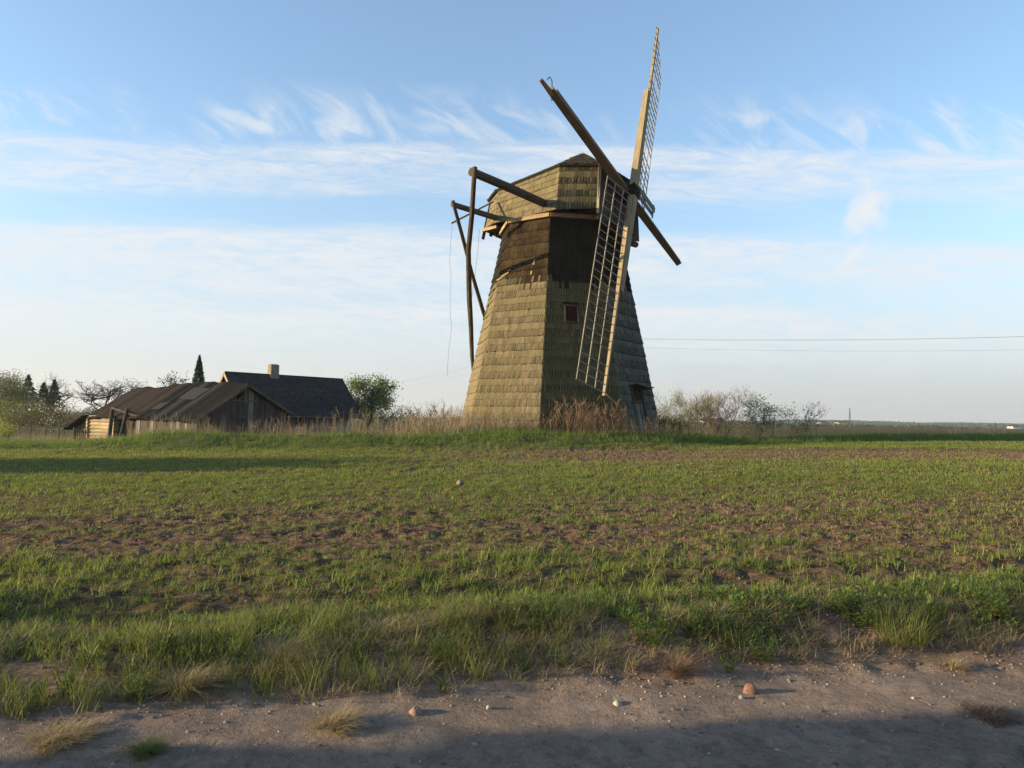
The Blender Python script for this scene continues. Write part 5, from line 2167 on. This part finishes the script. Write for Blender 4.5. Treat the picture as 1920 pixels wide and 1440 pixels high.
farm(1338, 790, 640, 17, 'long low white farm building seen between the shrubs', 2.6)
farm(1545, 793, 900, 8, 'small white building at the left end of the distant wood', 3.2)
farm(1584, 793, 900, 15, 'larger pale building in front of the distant wood', 3.6)
farm(1905, 800, 950, 9, 'white building at the right edge under the distant wood', 2.6)
mp = ground(1593, 1150)
b = MB()
for s1_, s2_ in ((-1, -1), (1, -1), (1, 1), (-1, 1)):
    b.beam(mp + [s1_ * 1.2, s2_ * 1.2, 0], mp + [s1_ * 0.2, s2_ * 0.2, 27], 0.35, 0.35)
for k in range(9):
    z = 1 + k * 2.9
    w = 1.2 - k * 0.11
    b.beam(mp + [-w, -w, z], mp + [w, -w, z + 2.5], 0.2, 0.2)
    b.beam(mp + [w, -w, z], mp + [-w, -w, z + 2.5], 0.2, 0.2)
o = b.build('radio_mast', M['plank'], None, loc=mp)
tag(o, 'thin lattice mast rising above the distant wood', 'mast')


# ------------------------------------------------------------------ stones
def gpt(px, py):
    """point where the view ray meets the ground"""
    d = ray(px, py)
    t = 1.0
    for _ in range(400):
        p = Cc + d * t
        if p[2] < H2(p[0], p[1]):
            break
        t += 0.02 * max(1, t * 0.15)
    return p


def stone(px, py, wpx, hk, mk, lab, seed):
    p = gpt(px, py)
    r = wpx / F * p[1] / 2
    rng = random.Random(seed)
    nr = np.random.default_rng(seed)
    V, Q = [], []
    nu, nv_ = 14, 9
    ph = nr.uniform(0, 6, 6)
    for j in range(nv_ + 1):
        th = pi * j / nv_
        for i in range(nu):
            a = 2 * pi * i / nu
            q = 1 + 0.10 * sin(2 * a + ph[0]) * sin(th) + 0.07 * sin(3 * a + ph[1] + 2 * th) + 0.05 * sin(5 * th + ph[2] + a)
            d = np.array([cos(a) * sin(th), sin(a) * sin(th), cos(th) * hk]) * q
            # knock flat faces
            for k in range(6):
                nn_ = np.array([cos(ph[3] + k * 1.7), sin(ph[3] + k * 1.7), 0.1 + 0.13 * k])
                nn_ /= np.linalg.norm(nn_)
                dd = d.dot(nn_) - 0.62
                if dd > 0:
                    d = d - nn_ * dd * 0.8
            V.append(d * r)
    for j in range(nv_):
        for i in range(nu):
            i2 = (i + 1) % nu
            Q.append((j * nu + i, (j + 1) * nu + i, (j + 1) * nu + i2, j * nu + i2))
    me = np_mesh('stone', np.array(V), np.array(Q), M[mk], np.full(len(V), 0.5), np.array(V), True)
    o = bpy.data.objects.new('stone', me)
    link(o)
    o.location = p + np.array([0, 0, r * hk * 0.22])
    tag(o, lab, 'stone')


stone(1407, 1297, 34, 0.72, 'stone_red', 'reddish fist-sized stone in the sunlit strip at the road edge', 1)
stone(779, 1338, 30, 0.66, 'stone_pink', 'pinkish rounded stone at the road edge right of the straw tussock', 2)
stone(1158, 1322, 22, 0.6, 'stone_pale', 'pale stone with a small shadow between the pink and the red stone', 3)
stone(863, 906, 18, 0.6, 'stone_tan', 'lone tan field stone lying in the far wheat', 4)
stone(916, 1328, 13, 0.7, 'stone_pale', 'small white pebble just right of the pinkish stone', 5)
stone(352, 1375, 12, 0.7, 'stone_pale', 'pale pebble in the dust right of the left grey tussock', 6)
stone(1390, 1309, 13, 0.6, 'stone_grey', 'little grey stone just left of and below the red stone', 7)
stone(1713, 1311, 10, 0.7, 'stone_pale', 'tiny pale pebble on the sunlit road at right', 8)
stone(890, 1396, 14, 0.4, 'stone_grey', 'flat grey stone sunk in the shaded road', 9)


# ------------------------------------------------------------------ weeds and tussocks as single plants
def leafy(px, py, w, h_, mk, lab, seed, kind='leafy', name='weed_clump', cat='weed'):
    p = gpt(px, py)
    k = p[1] / F
    W_, Hh = w * k / 2, h_ * k
    rng = random.Random(seed)
    Vs, Ts, Rr = [], [], []
    n0 = 0

    def add(V, T, r):
        nonlocal n0
        Vs.append(V)
        Ts.append(T + n0)
        Rr.append(np.full(len(V), r))
        n0 += len(V)
    if kind == 'leafy':
        nst = max(7, int(w / 5))
        for s_ in range(nst):
            a = rng.uniform(0, 2 * pi)
            rr = W_ * rng.uniform(0.0, 0.75)
            bx_, by_ = cos(a) * rr * 0.6, sin(a) * rr * 0.6
            tx, ty = cos(a) * W_ * rng.uniform(0.3, 1.0), sin(a) * W_ * rng.uniform(0.3, 1.0)
            hs = Hh * rng.uniform(0.5, 1.0)
            r0 = rng.random()
            z0 = H2(p[0] + bx_, p[1] + by_) - p[2]
            nl = 11
            for i in range(nl):
                f = (i + 1) / nl
                q = np.array([bx_ + (tx - bx_) * f ** 1.4, by_ + (ty - by_) * f ** 1.4, z0 + hs * f ** 0.9])
                az = i * 2.4 + rng.uniform(-0.4, 0.4)
                L = Hh * 0.27 * (1 - 0.5 * f) * rng.uniform(0.7, 1.2)
                el = 0.25 + 0.8 * f
                d = np.array([cos(az) * cos(el), sin(az) * cos(el), sin(el)])
                sd = np.array([-sin(az), cos(az), 0]) * L * 0.12
                tip = q + d * L - np.array([0, 0, L * 0.18])
                mid = q + d * L * 0.5
                V = np.array([q, mid - sd, tip, mid + sd])
                add(V, np.array([(0, 1, 2), (0, 2, 3)]), min(1, max(0, r0 * 0.6 + rng.random() * 0.4)))
            q0, q1 = np.array([bx_, by_, z0]), np.array([tx, ty, z0 + hs])
            sd = np.array([0.0025, 0, 0])
            add(np.array([q0 - sd, q0 + sd, q1 + sd, q1 - sd]), np.array([(0, 1, 2), (0, 2, 3)]), 0.2)
    else:
        nb = int(w * (9 if kind == 'tussock' else 3.2))
        for i in range(nb):
            a = rng.uniform(0, 2 * pi)
            rr = W_ * sqrt(rng.random()) * 0.55
            if kind == 'tussock':
                rr = W_ * sqrt(rng.random()) * (0.62 + 0.22 * sin(3 * a + seed) + 0.14 * sin(7 * a + seed * 2))
                dome = 1 - 0.55 * (rr / W_) ** 2
                V, T = blade(Hh * rng.uniform(0.45, 1.0) * dome, 0.0036, rng.uniform(0.2, 1.9), 3, rng.choice((a, rng.uniform(0, 2 * pi), rng.gauss(0.3, 0.8))), rng.uniform(0.0, 1.3), (cos(a) * rr, sin(a) * rr))
            else:
                V, T = blade(Hh * rng.uniform(0.5, 1.1), 0.0042, rng.uniform(0, 0.8), 3, a + rng.uniform(-1.5, 1.5), rng.uniform(0, 0.5), (cos(a) * rr, sin(a) * rr))
            V = V + [0, 0, H2(p[0] + cos(a) * rr, p[1] + sin(a) * rr) - p[2]]
            V[:, 2] = np.maximum(V[:, 2], -0.01)
            add(V, T, rng.random())
    me = np_mesh(name, np.concatenate(Vs), np.concatenate(Ts), M[mk], np.concatenate(Rr))
    o = bpy.data.objects.new(name, me)
    link(o)
    o.location = p
    tag(o, lab, cat)


for i, a_ in enumerate([
    (824, 1252, 66, 66, 'dense upright green weed on the bare verge below the bank'),
    (829, 1300, 34, 36, 'small green sprig on the dirt below the upright weed'),
    (268, 1312, 74, 52, 'green leafy weed at the dirt edge left of the straw bank'),
    (62, 1312, 66, 42, 'low dark weed at the dirt edge near the left side'),
    (1020, 1170, 130, 52, 'wide dark green weed patch in the middle of the bank top'),
    (770, 1165, 80, 44, 'dark leafy weed at the field edge above the long grass'),
    (1215, 1212, 66, 58, 'bright green weed standing between the two grass tufts'),
    (1330, 1178, 140, 52, 'broad leafy weed clump at the field edge right of centre'),
    (1430, 1240, 90, 56, 'trailing green weed hanging over the bare bank right of centre'),
    (1368, 1262, 56, 40, 'small weed on the verge just above the red stone'),
    (1600, 1165, 110, 56, 'leafy weed clump at the field edge in the right half'),
    (1872, 1155, 130, 66, 'largest bushy green weed at the right edge of the bank'),
    (1720, 1180, 110, 44, 'green weed clump left of the bushy one at right'),
    (1048, 1250, 64, 34, 'flat leafy weed on the verge below the dark patch'),
    (982, 1254, 52, 36, 'star-shaped little weed left of the flat one'),
    (505, 1178, 90, 40, 'dark leafy clump in the long grass left of centre'),
    (120, 1295, 70, 50, 'leafy weed in the lower left corner grass'),
]):
    leafy(a_[0], a_[1], a_[2], a_[3], 'weed_leaf', a_[4], 200 + i)
for i, a_ in enumerate([
    (628, 1362, 86, 36, 'dry_grass', 'tussock', 'straw-yellow dead grass tussock on the road edge', 'grass_tussock'),
    (112, 1392, 140, 32, 'dry_grass', 'tussock', 'flattened grey-brown tussock in the lower left corner', 'grass_tussock'),
    (275, 1412, 70, 28, 'verge_grass', 'tussock', 'small greyish green tussock on the shaded road', 'grass_tussock'),
    (1270, 1262, 60, 44, 'dead_red', 'tussock', 'rusty dead grass tuft on the verge right of centre', 'grass_tussock'),
    (338, 1292, 80, 56, 'dry_grass', 'tussock', 'straw-coloured tussock at the left end of the long grass', 'grass_tussock'),
    (520, 1250, 110, 60, 'dry_grass', 'tussock', 'matted straw tussock under the long grass left of centre', 'grass_tussock'),
    (1370, 1205, 90, 44, 'verge_grass', 'tuft', 'pale upright grass tuft in the middle of the right bank', 'grass_tussock'),
    (1690, 1200, 150, 60, 'verge_grass', 'tuft', 'broad spiky grass tuft on the right bank', 'grass_tussock'),
    (1790, 1255, 60, 20, 'dry_grass', 'tussock', 'flat dead tussock on the sunlit road at right', 'grass_tussock'),
    (1860, 1345, 110, 22, 'dead_red', 'tussock', 'low dark dead grass in the shaded road at right', 'grass_tussock'),
    (925, 1172, 22, 46, 'dead_red', 'tuft', 'thin rusty dock stalk at the field edge near the middle', 'dead_stalk'),
]):
    leafy(a_[0], a_[1], a_[2], a_[3], a_[4], a_[6], 300 + i, a_[5], a_[7], 'grass' if a_[7] != 'dead_stalk' else 'weed')


# ------------------------------------------------------------------ the air
hz = MB()
hz.hexa([(-2600, -60, -2.0), (2600, -60, -2.0), (2600, 1700, -2.0), (-2600, 1700, -2.0), (-2600, -60, 36), (2600, -60, 36), (2600, 1700, 36), (-2600, 1700, 36)])
hm_ = bpy.data.materials.new('haze_air')
hm_.use_nodes = True
nt = hm_.node_tree
nt.nodes.remove(nt.nodes['Principled BSDF'])
pv = nt.nodes.new('ShaderNodeVolumePrincipled')
pv.inputs['Color'].default_value = (0.86, 0.92, 1.0, 1)
pv.inputs['Density'].default_value = 0.0002
pv.inputs['Anisotropy'].default_value = 0.3
nt.links.new(pv.outputs[0], nt.nodes['Material Output'].inputs['Volume'])
o = hz.build('haze', hm_, None)
tag(o, kind='stuff')
